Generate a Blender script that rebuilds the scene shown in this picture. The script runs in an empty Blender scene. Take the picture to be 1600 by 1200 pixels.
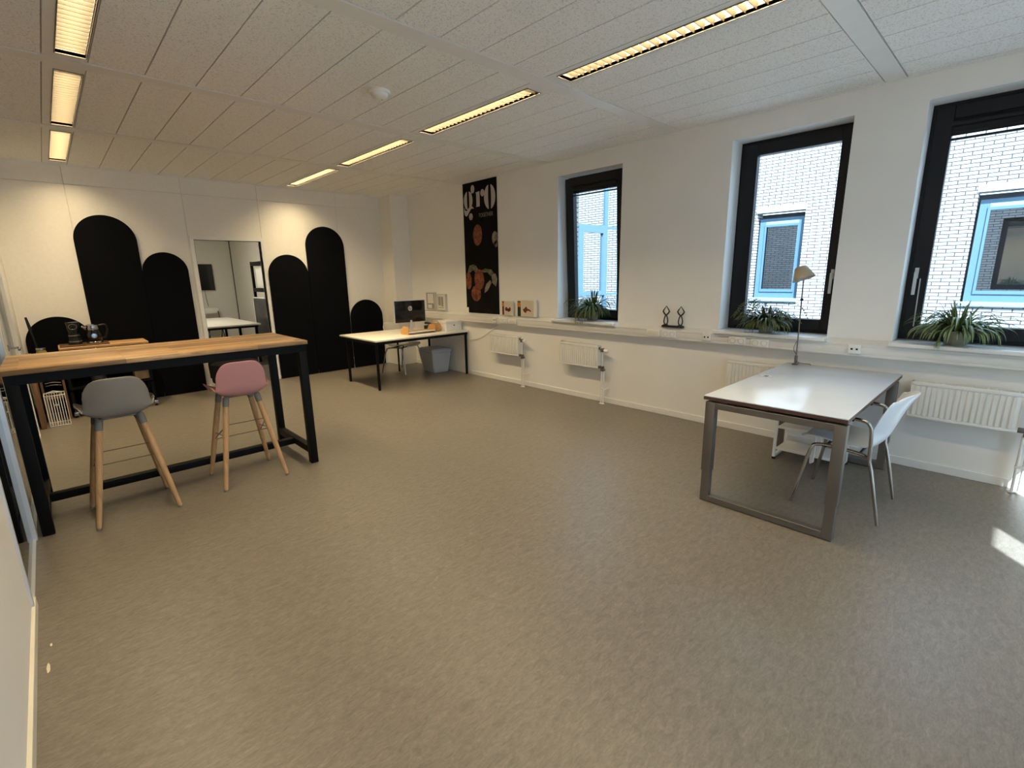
import bpy, bmesh, math, random
from mathutils import Vector, Matrix
random.seed(7)
C = bpy.context.scene.collection
SC = bpy.context.scene
PI = math.pi

# ------------------------------------------------------------------ camera
yaw, pitch, roll, FPX = .7578, .22238, -.0177, 753.53
fw = Vector((math.sin(yaw)*math.cos(pitch), math.cos(yaw)*math.cos(pitch), -math.sin(pitch)))
ri = Vector((math.cos(yaw), -math.sin(yaw), 0)); up = ri.cross(fw)
r2 = math.cos(roll)*ri + math.sin(roll)*up; u2 = -math.sin(roll)*ri + math.cos(roll)*up
cd = bpy.data.cameras.new('camera'); cam = bpy.data.objects.new('camera', cd); C.objects.link(cam)
M = Matrix((r2, u2, -fw)).transposed().to_4x4(); M.translation = (0, 0, 1.5)
cam.matrix_world = M
cd.sensor_fit = 'HORIZONTAL'; cd.sensor_width = 36; cd.lens = FPX/1600*36; cd.clip_start = .05; cd.clip_end = 200
SC.camera = cam
# ------------------------------------------------------------------ view, sky, sun
SC.view_settings.view_transform = 'Standard'; SC.view_settings.look = 'None'
SC.view_settings.exposure = 0.07; SC.view_settings.gamma = 1.0; SC.view_settings.use_curve_mapping = False
SC.cycles.use_denoising = True
SC.cycles.max_bounces = 10; SC.cycles.diffuse_bounces = 8; SC.cycles.glossy_bounces = 5
SC.cycles.transparent_max_bounces = 12; SC.cycles.transmission_bounces = 6
SC.cycles.sample_clamp_indirect = 4.0
SC.cycles.caustics_reflective = False; SC.cycles.caustics_refractive = False
W = bpy.data.worlds.new('sky'); SC.world = W; W.use_nodes = True
nt = W.node_tree; bg = nt.nodes['Background']
bg.inputs['Color'].default_value = (.52, .77, 1.0, 1); bg.inputs['Strength'].default_value = 4.4
sl = bpy.data.lights.new('sun', 'SUN'); sl.energy = 25.0; sl.angle = math.radians(.6); sl.color = (.82, .94, 1)
so = bpy.data.objects.new('sun', sl); C.objects.link(so); so.location = (-3, -3, 8)
sd = Vector((-.78, -.63, 1.19)); so.rotation_euler = sd.to_track_quat('Z', 'Y').to_euler()
LAMP_W = 54.0; LAMP_COL = (1.0, .78, .45)

# ------------------------------------------------------------------ room numbers
XL, XR, YB, YF, H = -.28, 4.63, -1.46, 7.74, 2.804
YBC = YB

# ------------------------------------------------------------------ materials
def mat(name, col=(.8, .8, .8), rough=.5, metal=0., spec=.5, bump=0., bscale=60., var=0., vscale=8., coat=0., sheen=0., trans=0.):
    m = bpy.data.materials.new(name); m.use_nodes = True; t = m.node_tree; b = t.nodes['Principled BSDF']
    b.inputs['Base Color'].default_value = (*col, 1); b.inputs['Roughness'].default_value = rough
    b.inputs['Metallic'].default_value = metal; b.inputs['Specular IOR Level'].default_value = spec
    b.inputs['Coat Weight'].default_value = coat; b.inputs['Sheen Weight'].default_value = sheen
    tc = t.nodes.new('ShaderNodeTexCoord')
    n = t.nodes.new('ShaderNodeTexNoise'); n.inputs['Scale'].default_value = vscale; n.inputs['Detail'].default_value = 4
    t.links.new(tc.outputs['Object'], n.inputs['Vector'])
    r = t.nodes.new('ShaderNodeValToRGB'); v = max(var, .02)
    r.color_ramp.elements[0].position = .3; r.color_ramp.elements[1].position = .7
    r.color_ramp.elements[0].color = (*[c*(1-v) for c in col], 1); r.color_ramp.elements[1].color = (*[min(1, c*(1+v)) for c in col], 1)
    t.links.new(n.outputs['Fac'], r.inputs['Fac']); t.links.new(r.outputs['Color'], b.inputs['Base Color'])
    if bump:
        n2 = t.nodes.new('ShaderNodeTexNoise'); n2.inputs['Scale'].default_value = bscale; n2.inputs['Detail'].default_value = 3
        bp = t.nodes.new('ShaderNodeBump'); bp.inputs['Strength'].default_value = bump; bp.inputs['Distance'].default_value = .004
        t.links.new(tc.outputs['Object'], n2.inputs['Vector']); t.links.new(n2.outputs['Fac'], bp.inputs['Height'])
        t.links.new(bp.outputs['Normal'], b.inputs['Normal'])
    return m

def N(t, kind, **kw):
    n = t.nodes.new(kind)
    for k, v in kw.items():
        if k in n.inputs: n.inputs[k].default_value = v
        else: setattr(n, k, v)
    return n

def floor_mat():
    m = bpy.data.materials.new('taupe_linoleum'); m.use_nodes = True; t = m.node_tree; b = t.nodes['Principled BSDF']; L = t.links.new
    g = N(t, 'ShaderNodeNewGeometry')
    mp = N(t, 'ShaderNodeMapping'); mp.inputs['Scale'].default_value = (1, 2.6, 1); mp.inputs['Rotation'].default_value = (0, 0, .0)
    L(g.outputs['Position'], mp.inputs['Vector'])
    n1 = N(t, 'ShaderNodeTexNoise', Scale=17., Detail=11., Roughness=.80, Distortion=.7); L(mp.outputs[0], n1.inputs['Vector'])
    n2 = N(t, 'ShaderNodeTexNoise', Scale=1.1, Detail=3.); L(g.outputs['Position'], n2.inputs['Vector'])
    n3 = N(t, 'ShaderNodeTexNoise', Scale=55., Detail=5., Roughness=.7); L(mp.outputs[0], n3.inputs['Vector'])
    r = N(t, 'ShaderNodeValToRGB'); e = r.color_ramp.elements
    e[0].position = .30; e[0].color = (.125, .108, .088, 1); e[1].position = .74; e[1].color = (.265, .236, .200, 1)
    x = e.new(.5); x.color = (.190, .167, .139, 1)
    L(n1.outputs['Fac'], r.inputs['Fac'])
    r3 = N(t, 'ShaderNodeValToRGB'); r3.color_ramp.elements[0].position = .35; r3.color_ramp.elements[0].color = (.86, .86, .86, 1)
    r3.color_ramp.elements[1].position = .65; r3.color_ramp.elements[1].color = (1.09, 1.09, 1.09, 1)
    L(n3.outputs['Fac'], r3.inputs['Fac'])
    mx = N(t, 'ShaderNodeMix', data_type='RGBA', blend_type='MULTIPLY'); mx.inputs['Factor'].default_value = 1
    L(r.outputs['Color'], mx.inputs['A']); L(r3.outputs['Color'], mx.inputs['B'])
    r2_ = N(t, 'ShaderNodeValToRGB'); r2_.color_ramp.elements[0].color = (.9, .9, .9, 1); r2_.color_ramp.elements[1].color = (1.08, 1.07, 1.05, 1)
    L(n2.outputs['Fac'], r2_.inputs['Fac'])
    m2 = N(t, 'ShaderNodeMix', data_type='RGBA', blend_type='MULTIPLY'); m2.inputs['Factor'].default_value = 1
    L(mx.outputs['Result'], m2.inputs['A']); L(r2_.outputs['Color'], m2.inputs['B'])
    L(m2.outputs['Result'], b.inputs['Base Color'])
    b.inputs['Roughness'].default_value = .36; b.inputs['Specular IOR Level'].default_value = .5
    bp = N(t, 'ShaderNodeBump'); bp.inputs['Strength'].default_value = .15; bp.inputs['Distance'].default_value = .002
    L(n3.outputs['Fac'], bp.inputs['Height']); L(bp.outputs['Normal'], b.inputs['Normal'])
    return m

def tile_mat():
    m = bpy.data.materials.new('mineral_ceiling_tile'); m.use_nodes = True; t = m.node_tree; b = t.nodes['Principled BSDF']; L = t.links.new
    g = N(t, 'ShaderNodeNewGeometry')
    n1 = N(t, 'ShaderNodeTexNoise', Scale=125., Detail=3., Roughness=.6); L(g.outputs['Position'], n1.inputs['Vector'])
    r = N(t, 'ShaderNodeValToRGB'); e = r.color_ramp.elements
    e[0].position = .34; e[0].color = (.60, .60, .59, 1); e[1].position = .47; e[1].color = (.89, .89, .88, 1)
    L(n1.outputs['Fac'], r.inputs['Fac']); L(r.outputs['Color'], b.inputs['Base Color']); b.inputs['Roughness'].default_value = .9
    bp = N(t, 'ShaderNodeBump'); bp.inputs['Strength'].default_value = .5; bp.inputs['Distance'].default_value = .003
    L(n1.outputs['Fac'], bp.inputs['Height']); L(bp.outputs['Normal'], b.inputs['Normal'])
    return m

def brick_mat(name, axis, c1, c2, mortar, rough=.8):
    m = bpy.data.materials.new(name); m.use_nodes = True; t = m.node_tree; b = t.nodes['Principled BSDF']; L = t.links.new
    g = N(t, 'ShaderNodeNewGeometry'); s = N(t, 'ShaderNodeSeparateXYZ'); c = N(t, 'ShaderNodeCombineXYZ')
    L(g.outputs['Position'], s.inputs[0]); L(s.outputs['Y' if axis == 'x' else 'X'], c.inputs['X']); L(s.outputs['Z'], c.inputs['Y'])
    k = N(t, 'ShaderNodeTexBrick'); L(c.outputs[0], k.inputs['Vector'])
    k.inputs['Scale'].default_value = 1; k.inputs['Brick Width'].default_value = .222; k.inputs['Row Height'].default_value = .0575
    k.inputs['Mortar Size'].default_value = .0085; k.inputs['Mortar Smooth'].default_value = .2
    k.inputs['Color1'].default_value = (*c1, 1); k.inputs['Color2'].default_value = (*c2, 1); k.inputs['Mortar'].default_value = (*mortar, 1)
    n = N(t, 'ShaderNodeTexNoise', Scale=9., Detail=4.); L(g.outputs['Position'], n.inputs['Vector'])
    r = N(t, 'ShaderNodeValToRGB'); r.color_ramp.elements[0].color = (.82, .83, .84, 1); r.color_ramp.elements[1].color = (1.1, 1.1, 1.1, 1)
    L(n.outputs['Fac'], r.inputs['Fac'])
    x = N(t, 'ShaderNodeMix', data_type='RGBA', blend_type='MULTIPLY'); x.inputs['Factor'].default_value = 1
    L(k.outputs['Color'], x.inputs['A']); L(r.outputs['Color'], x.inputs['B']); L(x.outputs['Result'], b.inputs['Base Color'])
    b.inputs['Roughness'].default_value = rough
    bp = N(t, 'ShaderNodeBump', invert=True); bp.inputs['Strength'].default_value = .6; bp.inputs['Distance'].default_value = .006
    L(k.outputs['Fac'], bp.inputs['Height']); L(bp.outputs['Normal'], b.inputs['Normal'])
    return m

def glass_mat(name, tint=(.96, .98, 1), refl=.06, ior=1.45, extra=0.):
    m = bpy.data.materials.new(name); m.use_nodes = True; t = m.node_tree; L = t.links.new
    t.nodes.remove(t.nodes['Principled BSDF']); o = t.nodes['Material Output']
    tr = N(t, 'ShaderNodeBsdfTransparent'); tr.inputs['Color'].default_value = (*tint, 1)
    gl = N(t, 'ShaderNodeBsdfGlossy'); gl.inputs['Roughness'].default_value = .01; gl.inputs['Color'].default_value = (.95, .98, 1, 1)
    g = N(t, 'ShaderNodeNewGeometry'); dt = N(t, 'ShaderNodeVectorMath', operation='DOT_PRODUCT'); L(g.outputs['Normal'], dt.inputs[0]); L(g.outputs['Incoming'], dt.inputs[1])
    ab = N(t, 'ShaderNodeMath', operation='ABSOLUTE'); L(dt.outputs['Value'], ab.inputs[0])
    om = N(t, 'ShaderNodeMath', operation='SUBTRACT', use_clamp=True); om.inputs[0].default_value = 1.; L(ab.outputs[0], om.inputs[1])
    pw = N(t, 'ShaderNodeMath', operation='POWER'); pw.inputs[1].default_value = 5.; L(om.outputs[0], pw.inputs[0])
    f0 = ((ior-1)/(ior+1))**2+extra
    ad = N(t, 'ShaderNodeMath', operation='MULTIPLY_ADD', use_clamp=True); ad.inputs[1].default_value = 1-f0; ad.inputs[2].default_value = f0
    L(pw.outputs[0], ad.inputs[0])
    mx = N(t, 'ShaderNodeMixShader'); L(ad.outputs[0], mx.inputs['Fac']); L(tr.outputs[0], mx.inputs[1]); L(gl.outputs[0], mx.inputs[2])
    L(mx.outputs[0], o.inputs['Surface'])
    return m

def wood_mat(name, cols, plank=None, grain=(2., 40., 40.), rough=.5, axis=0):
    """plank = (length, width): long boards laid side by side along x"""
    m = bpy.data.materials.new(name); m.use_nodes = True; t = m.node_tree; b = t.nodes['Principled BSDF']; L = t.links.new
    tc = N(t, 'ShaderNodeTexCoord'); mp = N(t, 'ShaderNodeMapping'); mp.inputs['Scale'].default_value = grain
    L(tc.outputs['Object'], mp.inputs['Vector'])
    n = N(t, 'ShaderNodeTexNoise', Scale=1., Detail=6., Roughness=.65, Distortion=1.2); L(mp.outputs[0], n.inputs['Vector'])
    r = N(t, 'ShaderNodeValToRGB'); e = r.color_ramp.elements
    e[0].position = .28; e[0].color = (*cols[0], 1); e[1].position = .75; e[1].color = (*cols[2], 1); x = e.new(.5); x.color = (*cols[1], 1)
    L(n.outputs['Fac'], r.inputs['Fac']); out = r.outputs['Color']
    if plank:
        k = N(t, 'ShaderNodeTexBrick'); k.offset = .37; k.inputs['Scale'].default_value = 1
        k.inputs['Brick Width'].default_value = plank[0]; k.inputs['Row Height'].default_value = plank[1]
        k.inputs['Mortar Size'].default_value = .0012; k.inputs['Bias'].default_value = 0.
        k.inputs['Color1'].default_value = (.42, .36, .28, 1); k.inputs['Color2'].default_value = (1.35, 1.28, 1.18, 1)
        k.inputs['Mortar'].default_value = (.35, .3, .25, 1)
        L(tc.outputs['Object'], k.inputs['Vector'])
        mx = N(t, 'ShaderNodeMix', data_type='RGBA', blend_type='MULTIPLY'); mx.inputs['Factor'].default_value = .85
        L(out, mx.inputs['A']); L(k.outputs['Color'], mx.inputs['B']); out = mx.outputs['Result']
    L(out, b.inputs['Base Color']); b.inputs['Roughness'].default_value = rough
    bp = N(t, 'ShaderNodeBump'); bp.inputs['Strength'].default_value = .15; bp.inputs['Distance'].default_value = .002
    L(n.outputs['Fac'], bp.inputs['Height']); L(bp.outputs['Normal'], b.inputs['Normal'])
    return m

def emit_mat(name, col, s):
    m = bpy.data.materials.new(name); m.use_nodes = True; b = m.node_tree.nodes['Principled BSDF']
    b.inputs['Base Color'].default_value = (.3, .3, .3, 1)
    b.inputs['Emission Color'].default_value = (*col, 1); b.inputs['Emission Strength'].default_value = s
    return m

def print_veg_mat(name, a, bcol, scale=18.):
    """printed picture of a vegetable: ridges of two tones"""
    m = bpy.data.materials.new(name); m.use_nodes = True; t = m.node_tree; b = t.nodes['Principled BSDF']; L = t.links.new
    tc = N(t, 'ShaderNodeTexCoord'); n = N(t, 'ShaderNodeTexNoise', Scale=scale, Detail=5., Distortion=1.); L(tc.outputs['Object'], n.inputs['Vector'])
    r = N(t, 'ShaderNodeValToRGB'); r.color_ramp.elements[0].position = .36; r.color_ramp.elements[0].color = (*a, 1)
    r.color_ramp.elements[1].position = .66; r.color_ramp.elements[1].color = (*bcol, 1)
    L(n.outputs['Fac'], r.inputs['Fac']); L(r.outputs['Color'], b.inputs['Base Color']); b.inputs['Roughness'].default_value = .6
    return m

def leaf_mat(name, dark, light, stripe=0.):
    m = bpy.data.materials.new(name); m.use_nodes = True; t = m.node_tree; b = t.nodes['Principled BSDF']; L = t.links.new
    uv = N(t, 'ShaderNodeUVMap'); s = N(t, 'ShaderNodeSeparateXYZ'); L(uv.outputs[0], s.inputs[0])
    r = N(t, 'ShaderNodeValToRGB'); e = r.color_ramp.elements
    e[0].position = .0; e[0].color = (*dark, 1); e[1].position = 1.; e[1].color = (*dark, 1)
    for p, c in ((.30, dark), (.42, light), (.58, light), (.70, dark)):
        x = e.new(p); x.color = (*[dark[i]*(1-stripe)+c[i]*stripe if c is light else dark[i] for i in range(3)], 1)
    L(s.outputs['X'], r.inputs['Fac'])
    n = N(t, 'ShaderNodeTexNoise', Scale=12., Detail=2.); tc = N(t, 'ShaderNodeTexCoord'); L(tc.outputs['Object'], n.inputs['Vector'])
    r2_ = N(t, 'ShaderNodeValToRGB'); r2_.color_ramp.elements[0].color = (.6, .65, .55, 1); r2_.color_ramp.elements[1].color = (1.3, 1.25, 1.1, 1)
    L(n.outputs['Fac'], r2_.inputs['Fac'])
    x = N(t, 'ShaderNodeMix', data_type='RGBA', blend_type='MULTIPLY'); x.inputs['Factor'].default_value = 1
    L(r.outputs['Color'], x.inputs['A']); L(r2_.outputs['Color'], x.inputs['B']); L(x.outputs['Result'], b.inputs['Base Color'])
    b.inputs['Roughness'].default_value = .45
    return m

MT = dict(
 wall=mat('white_wall_paint', (.84, .82, .78), .75, bump=.08, bscale=180, var=.012, vscale=2),
 reveal=mat('white_reveal_paint', (.84, .84, .83), .6, bump=.05, bscale=150),
 panel=mat('white_wall_board', (.84, .81, .75), .7, bump=.12, bscale=260, var=.015, vscale=30),
 floor=floor_mat(), tile=tile_mat(),
 band=mat('white_metal_ceiling_band', (.80, .80, .79), .5),
 joint=mat('grey_ceiling_joint', (.42, .41, .39), .8), seam=mat('dark_gap', (.05, .048, .045), .9),
 white=mat('white_plastic', (.82, .81, .78), .4),
 cream=mat('cream_plastic', (.74, .70, .60), .4),
 trunk=mat('trunking_white', (.72, .70, .66), .45),
 sill=mat('white_laminate_sill', (.80, .80, .79), .22),
 radw=mat('radiator_enamel', (.80, .79, .75), .3),
 blackm=mat('black_powder_coated_steel', (.004, .004, .0045), .55, spec=.14, bump=.05, bscale=300),
 frameb=mat('dark_window_frame', (.007, .008, .012), .42, spec=.3),
 felt=mat('black_felt', (.003, .0034, .005), .95, spec=.1, bump=.3, bscale=400, var=.15, vscale=200, sheen=.0),
 chrome=mat('chrome', (.42, .40, .38), .16, metal=1.),
 steel=mat('brushed_grey_steel', (.19, .175, .16), .42, metal=.7, bump=.03, bscale=200),
 alu=mat('aluminium_profile', (.72, .74, .78), .35, metal=.4),
 greypl=mat('warm_grey_plastic', (.235, .215, .19), .48),
 pinkpl=mat('dusty_pink_plastic', (.52, .245, .245), .48),
 capg=mat('grey_joint_cap', (.20, .185, .165), .5),
 rod=mat('bronze_rod', (.16, .11, .07), .4, metal=.6),
 beech=wood_mat('beech_leg', ((.38, .21, .09), (.52, .31, .145), (.60, .38, .19)), grain=(30, 30, 3.), rough=.5),
 bartop=wood_mat('mango_wood_boards', ((.20, .11, .05), (.40, .25, .12), (.60, .43, .25)), plank=(.78, .072), grain=(3., 34., 34.), rough=.42),
 board=wood_mat('light_wood_board', ((.38, .21, .09), (.50, .30, .14), (.58, .37, .19)), grain=(4, 40, 40)),
 stand=wood_mat('plywood_stand', ((.50, .25, .07), (.62, .34, .11), (.70, .42, .17)), grain=(4, 40, 40)),
 darkwood=wood_mat('dark_stained_wood', ((.05, .022, .010), (.10, .045, .020), (.15, .075, .035)), grain=(4, 40, 40)),
 brownwood=wood_mat('brown_timber', ((.10, .05, .02), (.17, .09, .04), (.24, .14, .07)), grain=(30, 30, 3)),
 lam=mat('white_desk_laminate', (.64, .69, .76), .20, spec=.6),
 lamw=mat('cream_white_desk_laminate', (.82, .78, .70), .28),
 edge=mat('brown_desk_edge', (.10, .045, .03), .5),
 shell=mat('white_moulded_shell', (.78, .82, .86), .3),
 shellg=mat('pale_shell', (.62, .60, .54), .35),
 black=mat('black_plastic', (.010, .010, .010), .45, spec=.3), softblack=mat('black_upholstery', (.008, .008, .010), .9, spec=.15, bump=.2, bscale=300),
 blackgl=mat('glossy_black', (.006, .006, .007), .12),
 card=mat('cardboard', (.36, .24, .13), .8, var=.06),
 bing=mat('grey_white_bin_plastic', (.52, .55, .60), .4),
 paper=mat('paper', (.72, .70, .64), .7),
 pinboard=mat('pale_print', (.62, .55, .42), .6),
 dred=mat('dark_red_print', (.16, .015, .015), .6), orange=mat('orange_print', (.60, .20, .02), .6),
 dgreen=mat('dark_green_print', (.010, .022, .012), .6), greyprint=mat('grey_print', (.30, .29, .24), .6),
 banner=mat('black_banner_print', (.005, .004, .004), .85, spec=.12, var=.5, vscale=5),
 letter=mat('pale_grey_print', (.46, .42, .40), .6), letterd=mat('dim_grey_print', (.20, .17, .14), .6),
 pumpkin=print_veg_mat('printed_orange_squash', (.06, .010, .004), (.30, .075, .022)),
 garlic=print_veg_mat('printed_garlic', (.10, .085, .07), (.32, .27, .21), 12.),
 leafy=print_veg_mat('printed_leaves', (.012, .014, .008), (.20, .19, .10), 26.),
 sculpt=mat('dark_bronze_sculpture', (.012, .009, .008), .45),
 leafg=leaf_mat('spider_leaf_green', (.045, .085, .022), (.18, .24, .09), .5),
 leafv=leaf_mat('spider_leaf_variegated', (.10, .17, .07), (.50, .54, .36), .8),
 leaff=leaf_mat('fern_leaf_olive', (.06, .085, .028), (.12, .14, .05), .4),
 dryleaf=leaf_mat('dry_leaf', (.22, .13, .06), (.28, .18, .09), .3),
 pot=mat('stone_grey_pot', (.20, .19, .15), .6, var=.1), potg=mat('grey_beige_pot', (.26, .25, .19), .6, var=.12, vscale=20),
 soil=mat('potting_soil', (.03, .02, .012), .95),
 lampsh=mat('satin_aluminium_shade', (.50, .42, .30), .35, metal=.5), lampin=mat('shade_lining', (.40, .42, .45), .5),
 blueframe=mat('light_blue_window_frame', (.075, .145, .21), .35, spec=.5),
 bluelight=mat('pale_blue_trim', (.20, .27, .30), .4),
 concrete=mat('pale_concrete_lintel', (.42, .42, .42), .8), asphalt=mat('grey_paving', (.25, .25, .25), .9, var=.1),
 roofm=mat('roofing', (.12, .12, .12), .9),
 brick=brick_mat('white_glazed_brick', 'x', (.38, .385, .39), (.45, .455, .46), (.04, .04, .042)),
 brickn=brick_mat('white_glazed_brick_return', 'y', (.38, .385, .39), (.45, .455, .46), (.04, .04, .042)),
 brickown=brick_mat('grey_brick_own_wall', 'x', (.42, .40, .39), (.52, .50, .48), (.12, .115, .11)),
 glass=glass_mat('clear_window_glass', ior=1.3),
 glasspart=glass_mat('partition_glass', (.34, .37, .38), ior=1.5, extra=.04),
 mirrorgl=glass_mat('solar_glass', (.35, .38, .40), ior=1.5, extra=.62),
 nglass=glass_mat('neighbour_glass', (.45, .47, .5), ior=1.5, extra=.30),
 ndark=mat('dark_interior', (.11, .12, .13), .8), louver=mat('anodised_louvre', (.075, .066, .052), .45, spec=.3),
 refl=mat('lamp_reflector', (.11, .098, .078), .4, spec=.4), tube=emit_mat('lit_tube', (1, .78, .5), 1.6),
 lightgrey=mat('light_grey_metal', (.55, .55, .54), .4), skin=mat('wicker', (.56, .30, .12), .7, bump=.6, bscale=90, var=.3, vscale=60),
 tan=mat('tan_strip', (.62, .38, .18), .6), chips=mat('floor_paint_chip', (.72, .64, .50), .7),
 olive=mat('olive_jar', (.30, .24, .05), .4), screen=mat('black_screen', (.004, .004, .005), .18),
 otherwall=mat('grey_white_wall', (.62, .60, .54), .8), darkit=mat('dark_boxes', (.03, .03, .035), .5, var=.8, vscale=14),
)

# ------------------------------------------------------------------ mesh helpers
def BM(): return bmesh.new()
def add_box(bm, x0, x1, y0, y1, z0, z1, bevel=0., mat_=None):
    x0, x1 = min(x0, x1), max(x0, x1); y0, y1 = min(y0, y1), max(y0, y1); z0, z1 = min(z0, z1), max(z0, z1)
    v = [bm.verts.new(p) for p in ((x0,y0,z0),(x1,y0,z0),(x1,y1,z0),(x0,y1,z0),(x0,y0,z1),(x1,y0,z1),(x1,y1,z1),(x0,y1,z1))]
    fs = [bm.faces.new([v[i] for i in q]) for q in ((3,2,1,0),(4,5,6,7),(0,1,5,4),(1,2,6,5),(2,3,7,6),(3,0,4,7))]
    if bevel:
        es = list({e for f in fs for e in f.edges})
        bmesh.ops.bevel(bm, geom=es, offset=bevel, segments=2, affect='EDGES', profile=.5)
    elif mat_ is not None:
        bmesh.ops.transform(bm, matrix=mat_, verts=v)
    return v
def box_m(bm, size, M_, bevel=0.):
    """box of the given size centred on the matrix"""
    b = bmesh.new(); sx, sy, sz = [s/2 for s in size]
    add_box(b, -sx, sx, -sy, sy, -sz, sz, bevel); merge(bm, b, M_)
def merge(bm, b, M_=None):
    if M_ is not None: bmesh.ops.transform(b, matrix=M_, verts=b.verts[:])
    me = bpy.data.meshes.new('tmp'); b.to_mesh(me); b.free(); bm.from_mesh(me); bpy.data.meshes.remove(me)
def frame_pts(pts, closed=False):
    n = len(pts); P = [Vector(p) for p in pts]; T = []
    for i in range(n):
        a = P[(i-1) % n] if (closed or i > 0) else P[i]; c = P[(i+1) % n] if (closed or i < n-1) else P[i]
        T.append((c-a).normalized())
    u = T[0].orthogonal().normalized(); U = []
    for i in range(n):
        u = (u - T[i]*u.dot(T[i]));
        if u.length < 1e-6: u = T[i].orthogonal()
        u.normalize(); U.append(u.copy())
    return P, T, U
def add_tube(bm, pts, r, n=10, closed=False, caps=True):
    P, T, U = frame_pts(pts, closed); rs = r if isinstance(r, (list, tuple)) else [r]*len(P); rings = []
    for p, t, u, rr in zip(P, T, U, rs):
        w = t.cross(u); rings.append([bm.verts.new(p+(u*math.cos(2*PI*k/n)+w*math.sin(2*PI*k/n))*rr) for k in range(n)])
    m = len(rings)
    for i in range(m if closed else m-1):
        a, b = rings[i], rings[(i+1) % m]
        for k in range(n): bm.faces.new((a[k], a[(k+1) % n], b[(k+1) % n], b[k]))
    if caps and not closed: bm.faces.new(rings[0][::-1]); bm.faces.new(rings[-1])
def smooth_path(ctrl, k=6):
    """Catmull-Rom through the control points"""
    P = [Vector(c) for c in ctrl]; P = [2*P[0]-P[1]]+P+[2*P[-1]-P[-2]]; o = []
    for i in range(1, len(P)-2):
        for j in range(k):
            t = j/k; a, b, c, d = P[i-1:i+3]
            o.append(.5*((2*b)+(c-a)*t+(2*a-5*b+4*c-d)*t*t+(3*b-a-3*c+d)*t**3))
    o.append(P[-2]); return o
def add_lathe(bm, prof, c=(0, 0, 0), n=28, M_=None):
    rings = []; c = Vector(c); new = []
    for r, z in prof:
        if r < 1e-5: ring = [bm.verts.new(c+Vector((0, 0, z)))]
        else: ring = [bm.verts.new(c+Vector((r*math.cos(2*PI*k/n), r*math.sin(2*PI*k/n), z))) for k in range(n)]
        rings.append(ring); new += ring
    for a, b in zip(rings, rings[1:]):
        for k in range(n):
            f = [a[k % len(a)], a[(k+1) % n % len(a)], b[(k+1) % n % len(b)], b[k % len(b)]]
            g = []
            for v in f:
                if v not in g: g.append(v)
            if len(g) > 2: bm.faces.new(g)
    if M_ is not None: bmesh.ops.transform(bm, matrix=M_, verts=new)
def add_prism(bm, outline, d0, d1, plane='yz'):
    """flat outline extruded: plane 'yz' -> outline (y,z), extruded along x from d0 to d1; 'xz' along y; 'xy' along z"""
    def P(a, b, d): return {'yz': (d, a, b), 'xz': (a, d, b), 'xy': (a, b, d)}[plane]
    A = [bm.verts.new(P(a, b, d0)) for a, b in outline]; B = [bm.verts.new(P(a, b, d1)) for a, b in outline]
    n = len(A); bm.faces.new(A[::-1]); bm.faces.new(B)
    for i in range(n): bm.faces.new((A[i], A[(i+1) % n], B[(i+1) % n], B[i]))
def add_ring(bm, o, i, d0, d1, plane='yz'):
    """rectangular frame: outer (a0,a1,b0,b1), inner (a0,a1,b0,b1)"""
    a0, a1, b0, b1 = o; c0, c1, e0, e1 = i
    def B(p0, p1, q0, q1):
        if p1-p0 < 1e-6 or q1-q0 < 1e-6: return
        if plane == 'yz': add_box(bm, d0, d1, p0, p1, q0, q1)
        elif plane == 'xz': add_box(bm, p0, p1, d0, d1, q0, q1)
        else: add_box(bm, p0, p1, q0, q1, d0, d1)
    B(a0, c0, b0, b1); B(c1, a1, b0, b1); B(c0, c1, b0, e0); B(c0, c1, e1, b1)
def obj(name, bm, m, parent=None, smooth=True, label=None, uv=False):
    bmesh.ops.recalc_face_normals(bm, faces=bm.faces[:])
    if smooth:
        for f in bm.faces: f.smooth = True
        for e in bm.edges:
            if len(e.link_faces) == 2:
                if e.calc_face_angle(0) > .6: e.smooth = False
            else: e.smooth = False
    me = bpy.data.meshes.new(name); bm.to_mesh(me); bm.free(); me.materials.append(MT[m] if isinstance(m, str) else m)
    o = bpy.data.objects.new(name, me); C.objects.link(o)
    if parent: o.parent = parent
    if label: o['label'] = label
    return o
def obj_split(name, bm, m, parent=None, smooth=True):
    """one object per separate piece"""
    left = set(bm.verts); out = []
    while left:
        st = [left.pop()]; comp = set(st)
        while st:
            v = st.pop()
            for e in v.link_edges:
                w = e.other_vert(v)
                if w not in comp: comp.add(w); left.discard(w); st.append(w)
        nb_ = bmesh.new(); mp = {}
        for v in sorted(comp, key=lambda v: v.index): mp[v] = nb_.verts.new(v.co)
        for f in {f for v in comp for f in v.link_faces}: nb_.faces.new([mp[v] for v in f.verts])
        out.append(obj(name, nb_, m, parent, smooth))
    bm.free(); return out
def thing(name, label, cat, loc=(0, 0, 0), rz=0., group=None):
    o = bpy.data.objects.new(name, None); C.objects.link(o); o.location = loc; o.rotation_euler = (0, 0, rz); o.empty_display_size = .05
    o['label'] = label; o['category'] = cat
    if group: o['group'] = group
    return o
def tag(o, label, cat, group=None):
    o['label'] = label; o['category'] = cat
    if group: o['group'] = group
    return o
def struct(name, bm=None, m=None, parent=None):
    if bm is None: o = bpy.data.objects.new(name, None); C.objects.link(o)
    else: o = obj(name, bm, m, parent, smooth=False)
    if not parent: o['kind'] = 'structure'
    return o
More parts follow.
